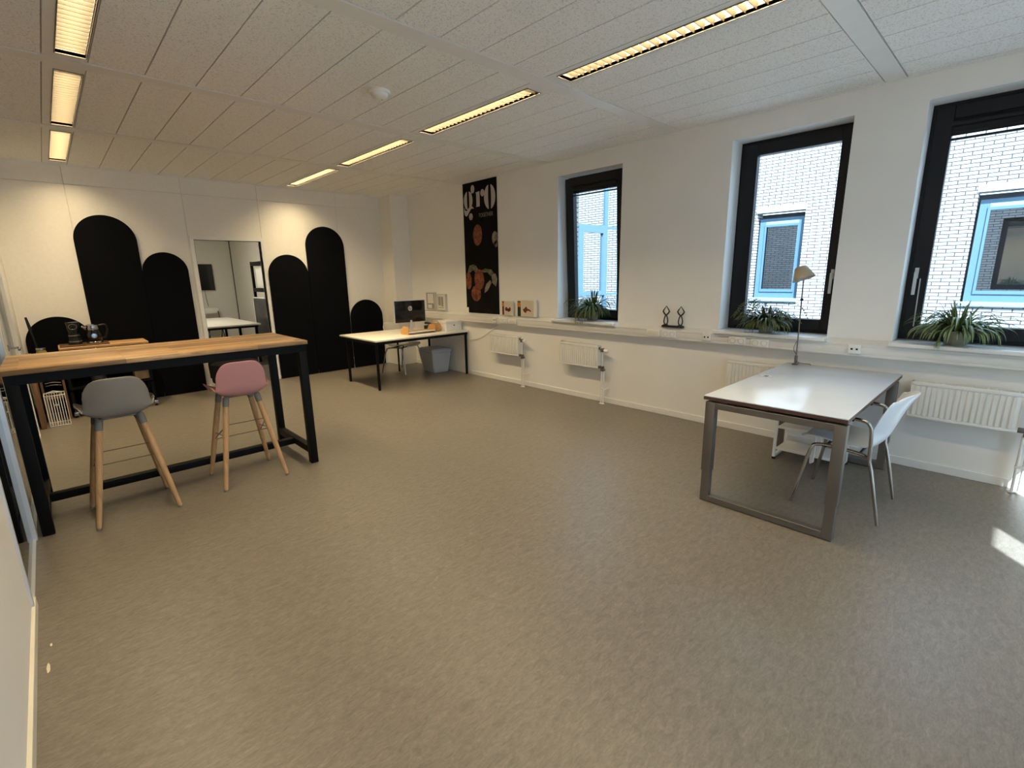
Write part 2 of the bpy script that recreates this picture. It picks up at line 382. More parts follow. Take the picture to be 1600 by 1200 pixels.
def text_mesh(s, size, extrude=.0005, shear=0., width=1.):
    c = bpy.data.curves.new('t', 'FONT'); c.body = s; c.size = size; c.extrude = extrude; c.align_x = 'CENTER'; c.align_y = 'CENTER'; c.shear = shear
    o = bpy.data.objects.new('t', c); C.objects.link(o); dg = bpy.context.evaluated_depsgraph_get()
    me = bpy.data.meshes.new_from_object(o.evaluated_get(dg)); C.objects.unlink(o); bpy.data.objects.remove(o)
    b = bmesh.new(); b.from_mesh(me); bpy.data.meshes.remove(me)
    for v in b.verts: v.co.x *= width
    return b
T = Matrix.Translation
def RX(a): return Matrix.Rotation(a, 4, 'X')
def RY(a): return Matrix.Rotation(a, 4, 'Y')
def RZ(a): return Matrix.Rotation(a, 4, 'Z')
def ellipse(cy, cz, ry, rz, n=28, a0=0., a1=2*PI, tilt=0.):
    o = []
    for k in range(n):
        a = a0+(a1-a0)*k/(n if abs(a1-a0-2*PI) < 1e-6 else n-1)
        y, z = ry*math.cos(a), rz*math.sin(a)
        o.append((cy+y*math.cos(tilt)-z*math.sin(tilt), cz+y*math.sin(tilt)+z*math.cos(tilt)))
    return o

# ================================================================== THE SETTING
b = BM(); add_box(b, XL-.1, XR+.3, YB-.1, YF+.12, -.2, 0); struct('floor', b, 'floor')
# --- ceiling: mineral tiles between wider metal bands, dark joints between them
XS = [-.28, .215, .42, .703, .987, 1.27, 1.5535, 1.837, 2.12, 2.404, 2.695, 2.925, 3.205, 3.475, 3.75, 4.028, 4.305, 4.585, XR]
BANDS = [-.83, .86, 2.545, 4.235, 5.965]
ROWS = [(YB, BANDS[0]-.065)]+[(BANDS[i]+.065, BANDS[i+1]-.065) for i in range(4)]+[(BANDS[4]+.065, YF)]
FIX = {1: (.272, .408), 10: (2.748, 2.884)}
b = BM()
for (y0, y1) in ROWS:
    for i in range(len(XS)-1):
        if i in FIX and y1-y0 > 1.: continue
        add_box(b, XS[i]+.0042, XS[i+1]-.0042, y0+.003, y1-.003, H, H+.018)
ceil = struct('ceiling', b, 'tile')
b = BM()
for (y0, y1) in ROWS:
    for i in range(1, len(XS)-1):
        if i not in FIX and i-1 not in FIX: add_box(b, XS[i]-.007, XS[i]+.007, y0, y1, H+.007, H+.017)
        elif i in FIX: add_box(b, XS[i]-.007, XS[i]+.002, y0, y1, H+.007, H+.017)
        else: add_box(b, XS[i]-.002, XS[i]+.007, y0, y1, H+.007, H+.017)
struct('ceiling_joint', b, 'joint', ceil)
b = BM()
for y in BANDS: add_box(b, XL, XR, y-.060, y+.060, H-.0035, H+.018)
add_box(b, XL, XR, YF-.012, YF, H-.012, H); add_box(b, XR-.012, XR, YB, YF, H-.010, H)
struct('ceiling_band', b, 'band', ceil)
b = BM()
add_box(b, XL-.1, XR+.3, YB-.1, YF+.12, H+.12, H+.30); struct('ceiling_void', b, 'seam', ceil)
# --- right wall with three windows
WIN = [(3.134, 4.04), (1.086, 1.995), (-.26, .66)]
WIN.append((-1.36, -.62))
WZ0, WZ1 = .957, 2.632
def wall_with_openings(bm, x0, x1, ops, ya, yb, z0, z1, za, zb, plane='x'):
    def B(p0, p1, q0, q1):
        if plane == 'x': add_box(bm, x0, x1, p0, p1, q0, q1)
        else: add_box(bm, p0, p1, x0, x1, q0, q1)
    B(ya, yb, za, z0); B(ya, yb, z1, zb); c = ya
    for (a, d) in sorted(ops): B(c, a, z0, z1); c = d
    B(c, yb, z0, z1)
b = BM(); wall_with_openings(b, XR, XR+.24, WIN, YB-.1, YF+.1, WZ0-.03, WZ1, 0, H+.2); struct('wall_right', b, 'wall')
b = BM(); wall_with_openings(b, XR+.24, XR+.36, [(a+.03, d-.03) for a, d in WIN], YB-.2, YF+4.9, WZ0, WZ1-.03, -3.3, 3.4); struct('wall_right_outside', b, 'brickown')
# --- far wall: boards with narrow joints, doorway
DX0, DX1, DZ = 1.545, 2.375, 2.03
b = BM()
seams = [XL, .36, 1.49, 2.40, 3.55, XR]
for x0, x1 in zip(seams, seams[1:]):
    for z0, z1 in ((0, 2.60), (2.60, H)):
        a, d = x0+.0015, x1-.0015
        if z0 == 0 and a < DX0 < d:
            add_box(b, a, DX0, YF, YF+.03, z0, z1-.003); add_box(b, DX0, DX1, YF, YF+.03, DZ, z1-.003); add_box(b, DX1, d, YF, YF+.03, z0, z1-.003)
        else: add_box(b, a, d, YF, YF+.03, z0, z1-.003 if z0 == 0 else z1)
struct('wall_far', b, 'panel')
b = BM(); wall_with_openings(b, YF+.03, YF+.10, [(DX0, DX1)], XL-.1, XR+.2, 0, DZ, 0, H+.2, plane='y'); struct('wall_far_core', b, 'otherwall')
b = BM(); add_box(b, 4.30, XR, 7.36, YF, 0, H, .004); add_box(b, 4.294, XR, 7.354, 7.36, 0, .055); add_box(b, 4.294, 4.30, 7.354, YF, 0, .055)
struct('wall_far_pier', b, 'panel')
# --- left wall: solid near part, glazed part
b = BM(); add_box(b, XL-.1, XL, YB-.1, 2.93, 0, H+.2); add_box(b, XL-.1, XL, 6.72, YF+.1, 0, H+.2); add_box(b, XL-.1, XL, 2.93, 6.72, 2.45, H+.2)
struct('wall_left', b, 'wall')
b = BM(); add_box(b, XL, XL+.014, YB, 3.03, 0, .055, .002); struct('baseboard_left', b, 'cream')
b = BM(); add_box(b, XR-.013, XR, YB, 7.354, 0, .062, .003); struct('baseboard_right', b, 'white')
b = BM(); add_box(b, XL, 1.49, YF-.012, YF, 0, .055, .002); add_box(b, 2.42, 4.30, YF-.012, YF, 0, .055, .002); struct('baseboard_far', b, 'white')
# glazed partition
win = struct('window_4')
b = BM()
for (y0, y1) in ((2.93, 2.955), (3.86, 3.90), (4.86, 4.92)): add_box(b, XL-.045, XL+.010, y0, y1, 0, 2.45, .003)
add_box(b, XL-.035, XL+.008, 3.93, 3.955, 0, 2.45, .003)
add_box(b, XL-.045, XL+.006, 2.93, 4.9, 2.41, 2.45); add_box(b, XL-.045, XL+.002, 2.93, 4.9, 0, .012)
struct('window_frame', b, 'alu', win)
b = BM(); add_box(b, XL-.018, XL-.012, 2.95, 3.87, .012, 2.41); add_box(b, XL-.018, XL-.012, 3.94, 4.87, .012, 2.41); struct('window_glass', b, 'glasspart', win)
# door in the glazed partition
dr = struct('door_2')
b = BM(); add_ring(b, (4.92, 6.72, 0, 2.45), (4.98, 6.66, .01, 2.38), XL-.08, XL+.015, 'yz'); struct('door_frame', b, 'white', dr)
b = BM(); add_ring(b, (5.50, 6.64, .01, 2.37), (5.60, 6.54, .12, 2.27), XL-.05, XL-.01, 'yz'); add_box(b, XL-.05, XL-.01, 5.60, 6.54, .12, .80); struct('door_leaf', b, 'otherwall', dr)
b = BM(); add_box(b, XL-.035, XL-.028, 5.60, 6.54, .80, 2.27); add_box(b, XL-.035, XL-.028, 4.98, 5.50, .01, 2.38); struct('door_glass', b, 'glasspart', dr)
b = BM(); add_tube(b, smooth_path([(XL-.01, 5.62, .99), (XL+.055, 5.62, .99), (XL+.06, 5.60, .99), (XL+.06, 5.20, .99)][:3]+[(XL+.06, 5.48, .985)], 5), .009, 10)
add_lathe(b, [(0, 0), (.026, 0), (.026, .008), (0, .008)], M_=T((XL-.01, 5.62, .99)) @ RY(PI/2))
struct('door_handle', b, 'chrome', dr)
# neighbouring room behind the left partition
b = BM(); add_box(b, XL-2.0, XL-1.9, 2.0, 8.0, -.2, 3.0); add_box(b, XL-2.0, XL-.1, 1.9, 2.0, -.2, 3.0); add_box(b, XL-2.0, XL-.1, 8.0, 8.1, -.2, 3.0)
add_box(b, XL-2.0, XL-.1, 2, 8, 2.85, 3.0); struct('wall_left_room', b, 'otherwall')
b = BM(); add_box(b, XL-1.9, XL-.1, 2, 8, -.2, 0); struct('floor_left_room', b, 'floor')
# --- back wall behind the camera, with two tall glazed openings
BW = [(1.775, 2.14), (2.86, 3.50)]
BW_BOUNCE = [(-.10, .85)]  # unseen opening, added so sunlit floor bounces light onto the ceiling
b = BM(); wall_with_openings(b, YB-.03, YB, BW, 1.50, XR+.2, .05, 2.69, 0, H+.2, plane='y'); wall_with_openings(b, YB-.03, YB, BW_BOUNCE, XL-.1, 1.50, .05, 2.20, 0, H+.2, plane='y'); struct('wall_back', b, 'wall')
w5 = struct('window_5'); b = BM()
for a, d in BW+BW_BOUNCE: z = 2.69 if a > 1.5 else 2.2; add_ring(b, (a, d, .05, z), (a+.03, d-.03, .09, z-.035), YB-.027, YB-.007, 'xz')
struct('window_frame', b, 'frameb', w5)
b = BM()
for a, d in BW+BW_BOUNCE: z = 2.69 if a > 1.5 else 2.2; add_box(b, a+.03, d-.03, YB-.020, YB-.016, .09, z-.035)
struct('window_glass', b, 'glass', w5)
# --- roof over our own storey
b = BM(); add_box(b, XL-2.1, XR+.4, YB-.2, 12.7, 3.2, 3.45); struct('roof', b, 'roofm')

# --- windows
def window(n, y0, y1, ztop_glass, side, tilt=0., cassette=False, hside=-1, bottom=1.075):
    r = struct('window_%d' % n); FX = XR+.205
    b = BM(); add_ring(b, (y0, y1, WZ0, WZ1), (y0+.045, y1-.045, WZ0+.045, WZ1-.045), FX, FX+.07, 'yz'); struct('window_frame', b, 'frameb', r)
    # reveal lining
    b = BM(); e = .004
    add_box(b, XR+.001, FX, y0-.001, y0+e, WZ0, WZ1); add_box(b, XR+.001, FX, y1-e, y1+.001, WZ0, WZ1); add_box(b, XR+.001, FX, y0, y1, WZ1-e, WZ1+.001)
    struct('window_reveal', b, 'reveal', r)
    piv = T((FX+.0, 0, WZ0+.05)) @ RY(-tilt) @ T((-FX-.0, 0, -WZ0-.05))
    def sub(nm, bm, m):
        bmesh.ops.transform(bm, matrix=piv, verts=bm.verts[:]); return struct(nm, bm, m, r)
    zi0, zi1 = bottom, ztop_glass; yi0, yi1 = y0+side[0], y1-side[1]
    b = BM(); add_ring(b, (y0+.030, y1-.030, WZ0+.03, WZ1-.03), (yi0, yi1, zi0, zi1 if not cassette else WZ1-.12), FX-.022, FX+.045, 'yz')
    bmesh.ops.bevel(b, geom=[e_ for e_ in b.edges], offset=.003, segments=1, affect='EDGES')
    sub('window_sash', b, 'frameb')
    b = BM(); add_box(b, FX+.012, FX+.018, yi0-.01, yi1+.01, zi0-.01, (WZ1-.12 if cassette else zi1)+.01); sub('window_glass', b, 'glass')
    if cassette:
        b = BM(); z = WZ1-.12
        add_box(b, FX-.012, FX+.008, yi0-.004, yi1+.004, zi1+.035, z, .003)
        add_lathe(b, [(0, 0), (.022, 0), (.022, yi1-yi0+.01), (0, yi1-yi0+.01)], M_=T((FX-.014, yi1+.005, z-.03)) @ RX(PI/2), n=16)
        add_box(b, FX-.020, FX+.006, yi0-.004, yi1+.004, zi1, zi1+.014, .003)
        for k in range(4): add_box(b, FX-.017, FX-.010, yi0, yi1, zi1+.03+k*.028, zi1+.036+k*.028)
        sub('roller_blind', b, 'frameb')
    yh = y0+.062 if hside < 0 else y1-.062
    if hside:
        b = BM(); add_box(b, FX-.032, FX-.02, yh-.012, yh+.012, 1.42, 1.50, .003); add_box(b, FX-.060, FX-.03, yh-.008, yh+.008, 1.45, 1.47, .003)
        add_box(b, FX-.062, FX-.048, yh-.011, yh+.011, 1.30, 1.47, .004); sub('window_handle', b, 'lightgrey')
    if n == 3:
        b = BM(); add_tube(b, [(FX-.03, y1-.09, 1.42), (FX-.032, y1-.095, 1.06)], .004, 8); sub('window_stay', b, 'lightgrey')
    if n in (1, 2):
        b = BM(); add_tube(b, [(FX-.012, y1-.035, 1.0), (FX-.012, y1-.035, 1.09)], .006, 8)
        add_tube(b, [(FX-.012, y1-.035, WZ1-.16), (FX-.012, y1-.035, WZ1-.07)], .006, 8); sub('window_hinge', b, 'lightgrey')
    b = BM(); add_box(b, XR-.115, FX+.001, y0-.012, y1+.005, WZ0-.030, WZ0-.001, .004); o = obj('window_sill', b, 'sill', r)
    return r
window(1, WIN[0][0], WIN[0][1], 2.40, (.145, .145), tilt=.052, cassette=True, hside=0)
window(2, WIN[1][0], WIN[1][1], 2.503, (.112, .155), hside=-1)
window(3, WIN[2][0], WIN[2][1], 2.372, (.12, .13), cassette=True, hside=1)
window(6, WIN[3][0], WIN[3][1], 2.50, (.12, .12), hside=0)

# --- doorway in far wall
dr = struct('door_1')
b = BM(); add_box(b, DX0-.045, DX0, YF-.018, YF+.11, 0, DZ-.0005, .002); add_box(b, DX1, DX1+.04, YF-.018, YF+.11, 0, DZ-.0005, .002); add_box(b, DX0-.045, DX1+.04, YF-.018, YF+.11, DZ, DZ+.05, .002)
struct('door_frame', b, 'white', dr)
b = BM(); add_box(b, DX0-.0, DX0+.004, YF-.012, YF+.10, 0, DZ); add_box(b, DX1-.006, DX1, YF+.03, YF+.036, 0, DZ); struct('door_seal', b, 'seam', dr)
# --- room behind the doorway
RX0, RX1, RY1 = .2, 3.38, 13.3
b = BM(); add_box(b, RX0-.1, RX1+.1, YF+.10, RY1+.1, -.2, 0); struct('floor_back_room', b, 'floor')
b = BM(); add_box(b, RX0-.1, RX0, YF+.1, RY1+.1, 0, 2.75); add_box(b, RX1, RX1+.1, YF+.1, RY1+.1, 0, 2.75); add_box(b, RX0, RX1, RY1, RY1+.1, 0, 2.75)
struct('wall_back_room', b, 'otherwall')
b = BM(); add_box(b, RX1-.016, RX1, RY1-.016, RY1, 0, 2.75); struct('trim_1', b, 'seam')
b = BM(); add_box(b, RX0-.1, RX1+.1, YF+.1, RY1+.1, 2.75, 2.85); struct('ceiling_back_room', b, 'otherwall')

# ================================================================== OUTSIDE
ground = BM(); add_box(ground, -30, 30, -30, 30, -3.5, -3.3); struct('ground_outside', ground, 'asphalt')
FXO = 10.63; YR = 7.2
nb = thing('neighbouring_building', 'white brick building with light blue window frames across the courtyard', 'building', (0, 0, 0))
NW = [(.733, -1.0), (3.965, 3.10), (7.1, 6.3)]
ops = [(-1.0, .733), (3.10, 3.965)]
b = BM(); wall_with_openings(b, FXO, FXO+.3, ops, -14, YR, .90, 2.62, -3.3, 5.2)
obj('facade', b, 'brick', nb, smooth=False)
b = BM(); add_box(b, FXO-.03, FXO+.4, -14, YR+.05, 5.2, 5.32); add_box(b, XR+.4, FXO, YR-.05, YR+.3, 5.2, 5.32); obj('parapet', b, 'concrete', nb, smooth=False)
for (a, d) in ops:
    b = BM(); add_box(b, FXO-.012, FXO+.28, a-.015, d+.015, 2.615, 2.715); obj('lintel', b, 'concrete', nb, smooth=False)
for (a, d) in ops:
    f = BM(); add_ring(f, (a+.005, d-.035, .955, 2.505), (a+.115, d-.145, 1.115, 2.37), FXO+.10, FXO+.18, 'yz')
    add_ring(f, (a+.10, d-.13, 1.075, 2.39), (a+.135, d-.165, 1.13, 2.345), FXO+.085, FXO+.10, 'yz')
    fo = obj('window_frame', f, 'blueframe', nb, smooth=False)
    g = BM(); add_box(g, FXO+.13, FXO+.136, a+.11, d-.14, 1.11, 2.375); obj('window_pane', g, 'nglass', fo, smooth=False)
    g = BM(); add_box(g, FXO+.095, FXO+.11, a+.12, d-.15, 2.385, 2.445); obj('ventilation_strip', g, 'bluelight', fo, smooth=False)
    g = BM(); add_box(g, FXO-.04, FXO+.11, a-.01, d+.01, .885, .955, .01); obj('window_sill', g, 'bluelight', nb, smooth=False)
    g = BM(); add_box(g, FXO+.30, FXO+.32, a, d, .9, 2.6); obj('dark_backing', g, 'ndark', fo, smooth=False)  # dark sheet: its colour stands in for shade inside and under the lintel
# return wing: glazed wall with blue frames, mirroring the bricks
b = BM(); add_box(b, XR+.4, 8.86, YR, YR+.3, -3.3, 5.2); add_box(b, 8.86, FXO+.3, YR, YR+.3, -3.3, .35); add_box(b, 8.86, FXO+.3, YR, YR+.3, 4.6, 5.2); add_box(b, 10.58, FXO+.3, YR, YR+.3, .3, 4.7)
obj('return_wall', b, 'brickn', nb, smooth=False)
b = BM(); add_ring(b, (8.86, 10.60, .33, 4.62), (8.93, 10.58, .42, 4.55), YR-.02, YR+.06, 'xz')
add_box(b, 8.9, 10.59, YR-.025, YR+.05, 2.545, 2.60); add_box(b, 9.965, 10.05, YR-.03, YR+.05, .4, 4.6)
add_ring(b, (8.955, 9.965, .98, 2.545), (9.12, 9.87, 1.08, 2.43), YR-.035, YR+.03, 'xz'); add_box(b, 8.9, 10.59, YR-.02, YR+.05, .97, 1.02)
fo = obj('window_frame', b, 'blueframe', nb, smooth=False)
b = BM(); add_box(b, 8.9, 10.59, YR+.012, YR+.018, .4, 4.6); obj('window_pane', b, 'mirrorgl', fo, smooth=False)
b = BM(); add_box(b, 8.8, 10.62, YR+.5, YR+.52, .2, 4.8); obj('dark_backing', b, 'ndark', fo, smooth=False)  # dark colour stands in for the unlit room behind the glass

# ================================================================== CEILING LIGHTS
def ceiling_light(cx, y0, y1, label, group, lit=1.0):
    t = thing('ceiling_light', label, 'ceiling light', (cx, (y0+y1)/2, H), group=group); hl = (y1-y0)/2; hw = .068; el = hl-.04
    m0, m1 = [(XS[i]-cx, XS[i+1]-cx) for i, f in FIX.items() if abs((f[0]+f[1])/2-cx) < .1][0]
    rl = [r for r in ROWS if r[0] < (y0+y1)/2 < r[1]][0]; r0, r1 = rl[0]-(y0+y1)/2, rl[1]-(y0+y1)/2
    b = BM(); add_ring(b, (m0+.002, m1-.002, r0+.001, r1-.001), (-hw, hw, -el, el), -.001, .018, 'xy')
    obj('surround', b, 'band', t)
    b = BM(); add_ring(b, (-hw-.006, hw+.006, -el-.006, el+.006), (-hw, hw, -el, el), -.005, .0, 'xy'); obj('trim', b, 'steel', t)
    b = BM()
    add_box(b, -hw-.003, -hw, -el, el, 0, .075); add_box(b, hw, hw+.003, -el, el, 0, .075)
    add_box(b, -hw, hw, -el-.003, -el, 0, .075); add_box(b, -hw, hw, el, el+.003, 0, .075); add_box(b, -hw-.003, hw+.003, -el-.003, el+.003, .075, .078)
    obj('housing', b, 'refl', t)
    b = BM(); n = int(2*el/.054)
    for k in range(1, n):
        y = -el+2*el*k/n
        add_prism(b, [(y-.0015, .004), (y+.0015, .004), (y+.006, .034), (y-.006, .034)], -hw+.001, hw-.001, 'yz')
    obj('louvre', b, 'louver', t)
    l = bpy.data.lights.new('lamp', 'AREA'); l.shape = 'RECTANGLE'; l.size = .115; l.size_y = 2*el-.03; l.energy = LAMP_W*lit; l.color = LAMP_COL
    o = bpy.data.objects.new('tube_light', l); C.objects.link(o); o.parent = t; o.location = (0, 0, .072)
    return t
GL = 'recessed strip lights in two ceiling rows'
LY = [(.965, 2.44), (2.65, 4.12), (4.355, 5.88), (6.05, 7.535)]
nm = {3: ('end piece of the left ceiling row, right against the arch panel wall'), 2: 'second strip light from the far wall in the left ceiling row', 1: 'nearest visible strip light of the left ceiling row, cut by the picture top'}
for i, (a, d) in enumerate(LY):
    if i in nm: ceiling_light(.34, a, d, 'strip light, '+nm[i], GL, (.7, .8, .85, 1.2)[i])
nm = {3: 'farthest strip light of the right ceiling row, touching the far wall', 2: 'second strip light from the far wall in the right ceiling row',
      1: 'long lit strip light of the right row, beside the smoke detector', 0: 'largest brightly lit strip light with zigzag louvre at the top of the photo'}
for i, (a, d) in enumerate(LY): ceiling_light(2.816, a, d, nm[i], GL, (.68, 1.0, 1.2, 1.55)[i])
# lamps further back above the camera, outside the frame
ceiling_light(.34, LY[0][0], LY[0][1], 'recessed strip light of the left row above the camera, out of frame', GL, .7)
ceiling_light(.34, -.725, .75, 'recessed strip light of the left row behind the camera, out of frame', GL, .45)
ceiling_light(2.816, -.725, .75, 'recessed strip light of the right row behind the camera, out of frame', GL, .45)
# lamp in the back room
t = thing('ceiling_light', 'square lamp on the ceiling of the room behind the doorway', 'ceiling light', (1.5, 10.6, 2.75))
b = BM(); add_box(b, -.3, .3, -.3, .3, -.05, 0, .004); obj('housing', b, 'white', t)
l = bpy.data.lights.new('lamp', 'AREA'); l.shape = 'SQUARE'; l.size = .5; l.energy = 55; l.color = (1, .92, .74); o = bpy.data.objects.new('panel_light', l); C.objects.link(o); o.parent = t; o.location = (0, 0, -.055)
# smoke detector
t = thing('smoke_detector', 'round white smoke detector on the ceiling between the light rows', 'smoke detector', (1.975, 3.42, H))
b = BM(); add_lathe(b, [(0, 0), (.075, 0), (.078, -.012), (.074, -.020), (0, -.020)], n=36); obj('base', b, 'white', t)
b = BM(); add_lathe(b, [(0, -.020), (.062, -.020), (.058, -.034), (.048, -.044), (.020, -.050), (0, -.050)], n=36); obj('sensor_head', b, 'white', t)
b = BM(); add_lathe(b, [(0, 0), (.004, 0), (.004, -.003), (0, -.003)], M_=T((.03, .02, -.046))); obj('indicator', b, 'black', t)

# ================================================================== WALL THINGS
# --- black felt arches against the far wall
def arch(x0, x1, top, label, dy=0.):
    r = (x1-x0)/2; cx = (x0+x1)/2; y1 = YF-.002-dy; y0 = y1-.026
    t = thing('arch_panel', label, 'wall panel', (cx, y1, 0), group='black arch panels on the far wall')
    o = [(-r, .004), (r, .004)]+[(r*math.cos(a), top-r+r*math.sin(a)) for a in [PI*k/40 for k in range(41)]]
    b = BM(); add_prism(b, o, -.026, 0, 'xz'); obj('felt_face', b, 'felt', t)
    return t
arch(.345, .937, 2.278, 'tallest black arch panel of the left pair, left of the doorway')
arch(.940, 1.430, 1.861, 'lower black arch panel directly left of the doorway')
arch(-.245, .335, 1.119, 'small black arch behind the kettle and coffee grinder')
arch(2.430, 3.003, 1.853, 'black arch panel directly right of the doorway')
arch(3.010, 3.617, 2.284, 'tall narrow black arch panel with top nearest the right ceiling lamps')
arch(3.632, 4.212, 1.135, 'small black arch behind the white desk and monitor')

# --- cable trunking along the window wall
TX = XR-.08
t = thing('cable_trunking', 'long white cable duct running under the windows', 'cable duct', (XR, 2.9, .88))
b = BM(); add_prism(b, [(TX-XR, .828-.88), (0, .828-.88), (0, .956-.88), (TX-XR, .922-.88)], -4.36+.0, 4.44, 'xz') if False else None
o_ = [(-.08, -.052), (-.001, -.052), (-.001, .074), (-.08, .042)]
A = [b.verts.new((x, -4.34, z)) for x, z in o_]; B_ = [b.verts.new((x, 4.44, z)) for x, z in o_]
b.faces.new(A[::-1]); b.faces.new(B_)
for i in range(4): b.faces.new((A[i], A[(i+1) % 4], B_[(i+1) % 4], B_[i]))
obj('duct_body', b, 'trunk', t)
b = BM(); add_box(b, -.083, -.079, -4.34, 4.44, -.050, -.036, .001); add_box(b, -.083, -.079, -4.34, 4.44, .026, .040, .001); add_box(b, -.0815, -.079, -4.34, 4.44, -.030, .020, .0005)
obj('duct_cover', b, 'trunk', t)

def socket(y, kind, label, z=.885):
    t = thing('wall_socket', label, 'socket', (TX-.003, y, z), group='sockets on the cable duct')
    w = {'double': .152, 'data': .152, 'single': .084}[kind]
    b = BM(); add_box(b, -.016, 0, -w/2, w/2, -.036, .036, .004); obj('face_plate', b, 'white', t)
    if kind == 'double':
        for s in (-1, 1):
            b = BM(); M_ = T((-.017, s*.037, 0)) @ RY(-PI/2)
            add_lathe(b, [(.026, -.001), (.026, .002), (.023, .002), (.021, -.006), (0, -.006)], n=24, M_=M_); o = obj('socket_well', b, 'lightgrey', t)
            b = BM()
            for q in (-1, 1): add_box(b, -.0135, -.0105, s*.037+q*.0095-.003, s*.037+q*.0095+.003, -.003, .003)
            obj('pin_hole', b, 'black', o)
    elif kind == 'data':
        b = BM(); add_box(b, -.019, -.015, -.062, .062, -.020, .020, .001); obj('cover_plate', b, 'cream', t)
    else:
        for s in (-1, 1):
            b = BM(); add_box(b, -.018, -.015, s*.017-.007, s*.017+.007, -.007, .007); obj('data_port', b, 'black', t)
    return t
socket(5.128, 'single', 'small white socket on the duct under the left poster bottom corner')
socket(4.955, 'double', 'double socket on the duct below the left picture card')
socket(4.762, 'data', 'blank white cover plate on the duct below the right picture card')
socket(2.633, 'data', 'blank white cover plate on the duct left of the twin figure sculpture')
socket(2.453, 'double', 'yellowed double socket on the duct directly under the twin figure sculpture')
socket(2.061, 'single', 'square two-port data socket on the duct left of the middle window sill')
socket(1.774, 'double', 'left double socket under the middle window sill', .874)
socket(1.575, 'double', 'right double socket under the middle window sill', .870)
socket(.870, 'single', 'square two-port data socket on the duct behind the grey desk, beside the lamp')

# --- radiators
def radiator(ya, yb, label, valve=True):
    L_ = ya-yb; t = thing('radiator', label, 'radiator', (XR, (ya+yb)/2, .42), group='white panel radiators under the windows')
    h = .27; hl = L_/2; x1 = -.055; x0 = -.125
    b = BM(); add_box(b, x0+.008, x0+.018, -hl, hl, 0, h-.006, .003)
    n = int(L_/.0333)
    for k in range(n):
        y = -hl+.02+(L_-.04)*(k+.5)/n; w = (L_-.04)/n*.30
        v0 = add_prism(b, [(y-w, .030), (y-w*.6, .022), (y+w*.6, .022), (y+w, .030), (y+w, h-.038), (y+w*.6, h-.030), (y-w*.6, h-.030), (y-w, h-.038)], x0-.001, x0+.010, 'yz')
    add_box(b, x0+.001, x0+.012, -hl, hl, 0, .018, .003); add_box(b, x0+.001, x0+.012, -hl, hl, h-.026, h-.004, .003)
    obj('front_panel', b, 'radw', t)
    b = BM(); add_box(b, x1-.010, x1, -hl, hl, 0, h-.006, .003); obj('rear_panel', b, 'radw', t)
    b = BM(); add_box(b, x0+.004, x1+.002, -hl-.002, -hl+.002, .004, h, .0); add_box(b, x0+.004, x1+.002, hl-.002, hl+.002, .004, h); obj_split('side_cover', b, 'radw', t)
    b = BM(); add_ring(b, (x0+.004, x1, -hl, hl), (x0+.010, x1-.006, -hl+.006, hl-.006), h-.004, h, 'xy')
    for k in range(int(L_/.02)): add_box(b, x0+.01, x1-.006, -hl+.008+k*.02, -hl+.016+k*.02, h-.004, h-.001)
    obj('top_grille', b, 'radw', t)
    b = BM()
    for s in (-1, 1): add_box(b, x1, 0, s*hl*.6-.015, s*hl*.6+.015, .02, h-.03)
    obj_split('wall_bracket', b, 'lightgrey', t)
    if valve:
        vy = -hl-.045
        b = BM(); add_tube(b, smooth_path([(x0+.035, -hl, h-.035), (x0+.035, -hl-.03, h-.035), (x0+.035, vy, h-.045), (x0+.035, vy, .02)], 5), .008, 10); obj('bypass_pipe', b, 'radw', t)
        b = BM(); add_lathe(b, [(0, 0), (.014, 0), (.016, .012), (.012, .03), (0, .03)], M_=T((x0+.035, vy-.008, h-.05)) @ RX(PI/2)); add_tube(b, [(x0+.035, -hl, h-.035), (x0+.035, -hl-.02, h-.035)], .016, 12)
        add_box(b, x0+.018, x0+.052, vy-.018, vy+.018, h-.075, h-.03, .005); add_box(b, x0+.015, x0+.055, vy-.02, -hl+.001, .0, .03, .006); add_box(b, x0+.015, x0+.055, vy-.035, vy+.012, -.028, .0, .005)
        obj_split('valve_body', b, 'steel', t)
        b = BM(); add_lathe(b, [(0, 0), (.017, 0), (.020, .01), (.020, .040), (.016, .052), (0, .052)], n=20, M_=T((x0+.030, vy-.03, h-.055)) @ RX(PI/2)); obj('thermostat_knob', b, 'white', t)
        for s, nm_ in ((0, 'supply_pipe'), (1, 'return_pipe')):
            b = BM(); yy = vy+.008-s*.032; xx = x0+.035
            add_tube(b, [(xx, yy, -.02), (xx, yy, -.41)], .0085, 12)
            add_lathe(b, [(0, -.419), (.020, -.419), (.019, -.412), (.010, -.408), (0, -.408)], c=(xx, yy, 0)); obj(nm_, b, 'radw', t)
        b = BM(); add_box(b, x0+.02, 0, vy-.045, vy-.030, -.245, -.235); add_box(b, x0+.025, x0+.045, vy-.035, vy+.02, -.248, -.232, .003); obj('pipe_clip', b, 'radw', t)
    return t
radiator(5.215, 4.635, 'small white radiator beside the far desk leg, below the picture cards')
radiator(3.895, 3.318, 'small white radiator below the left window')
radiator(1.835, .90, 'white radiator half hidden behind the grey desk top')
radiator(.484, -.09, 'large white ribbed radiator below the right window')

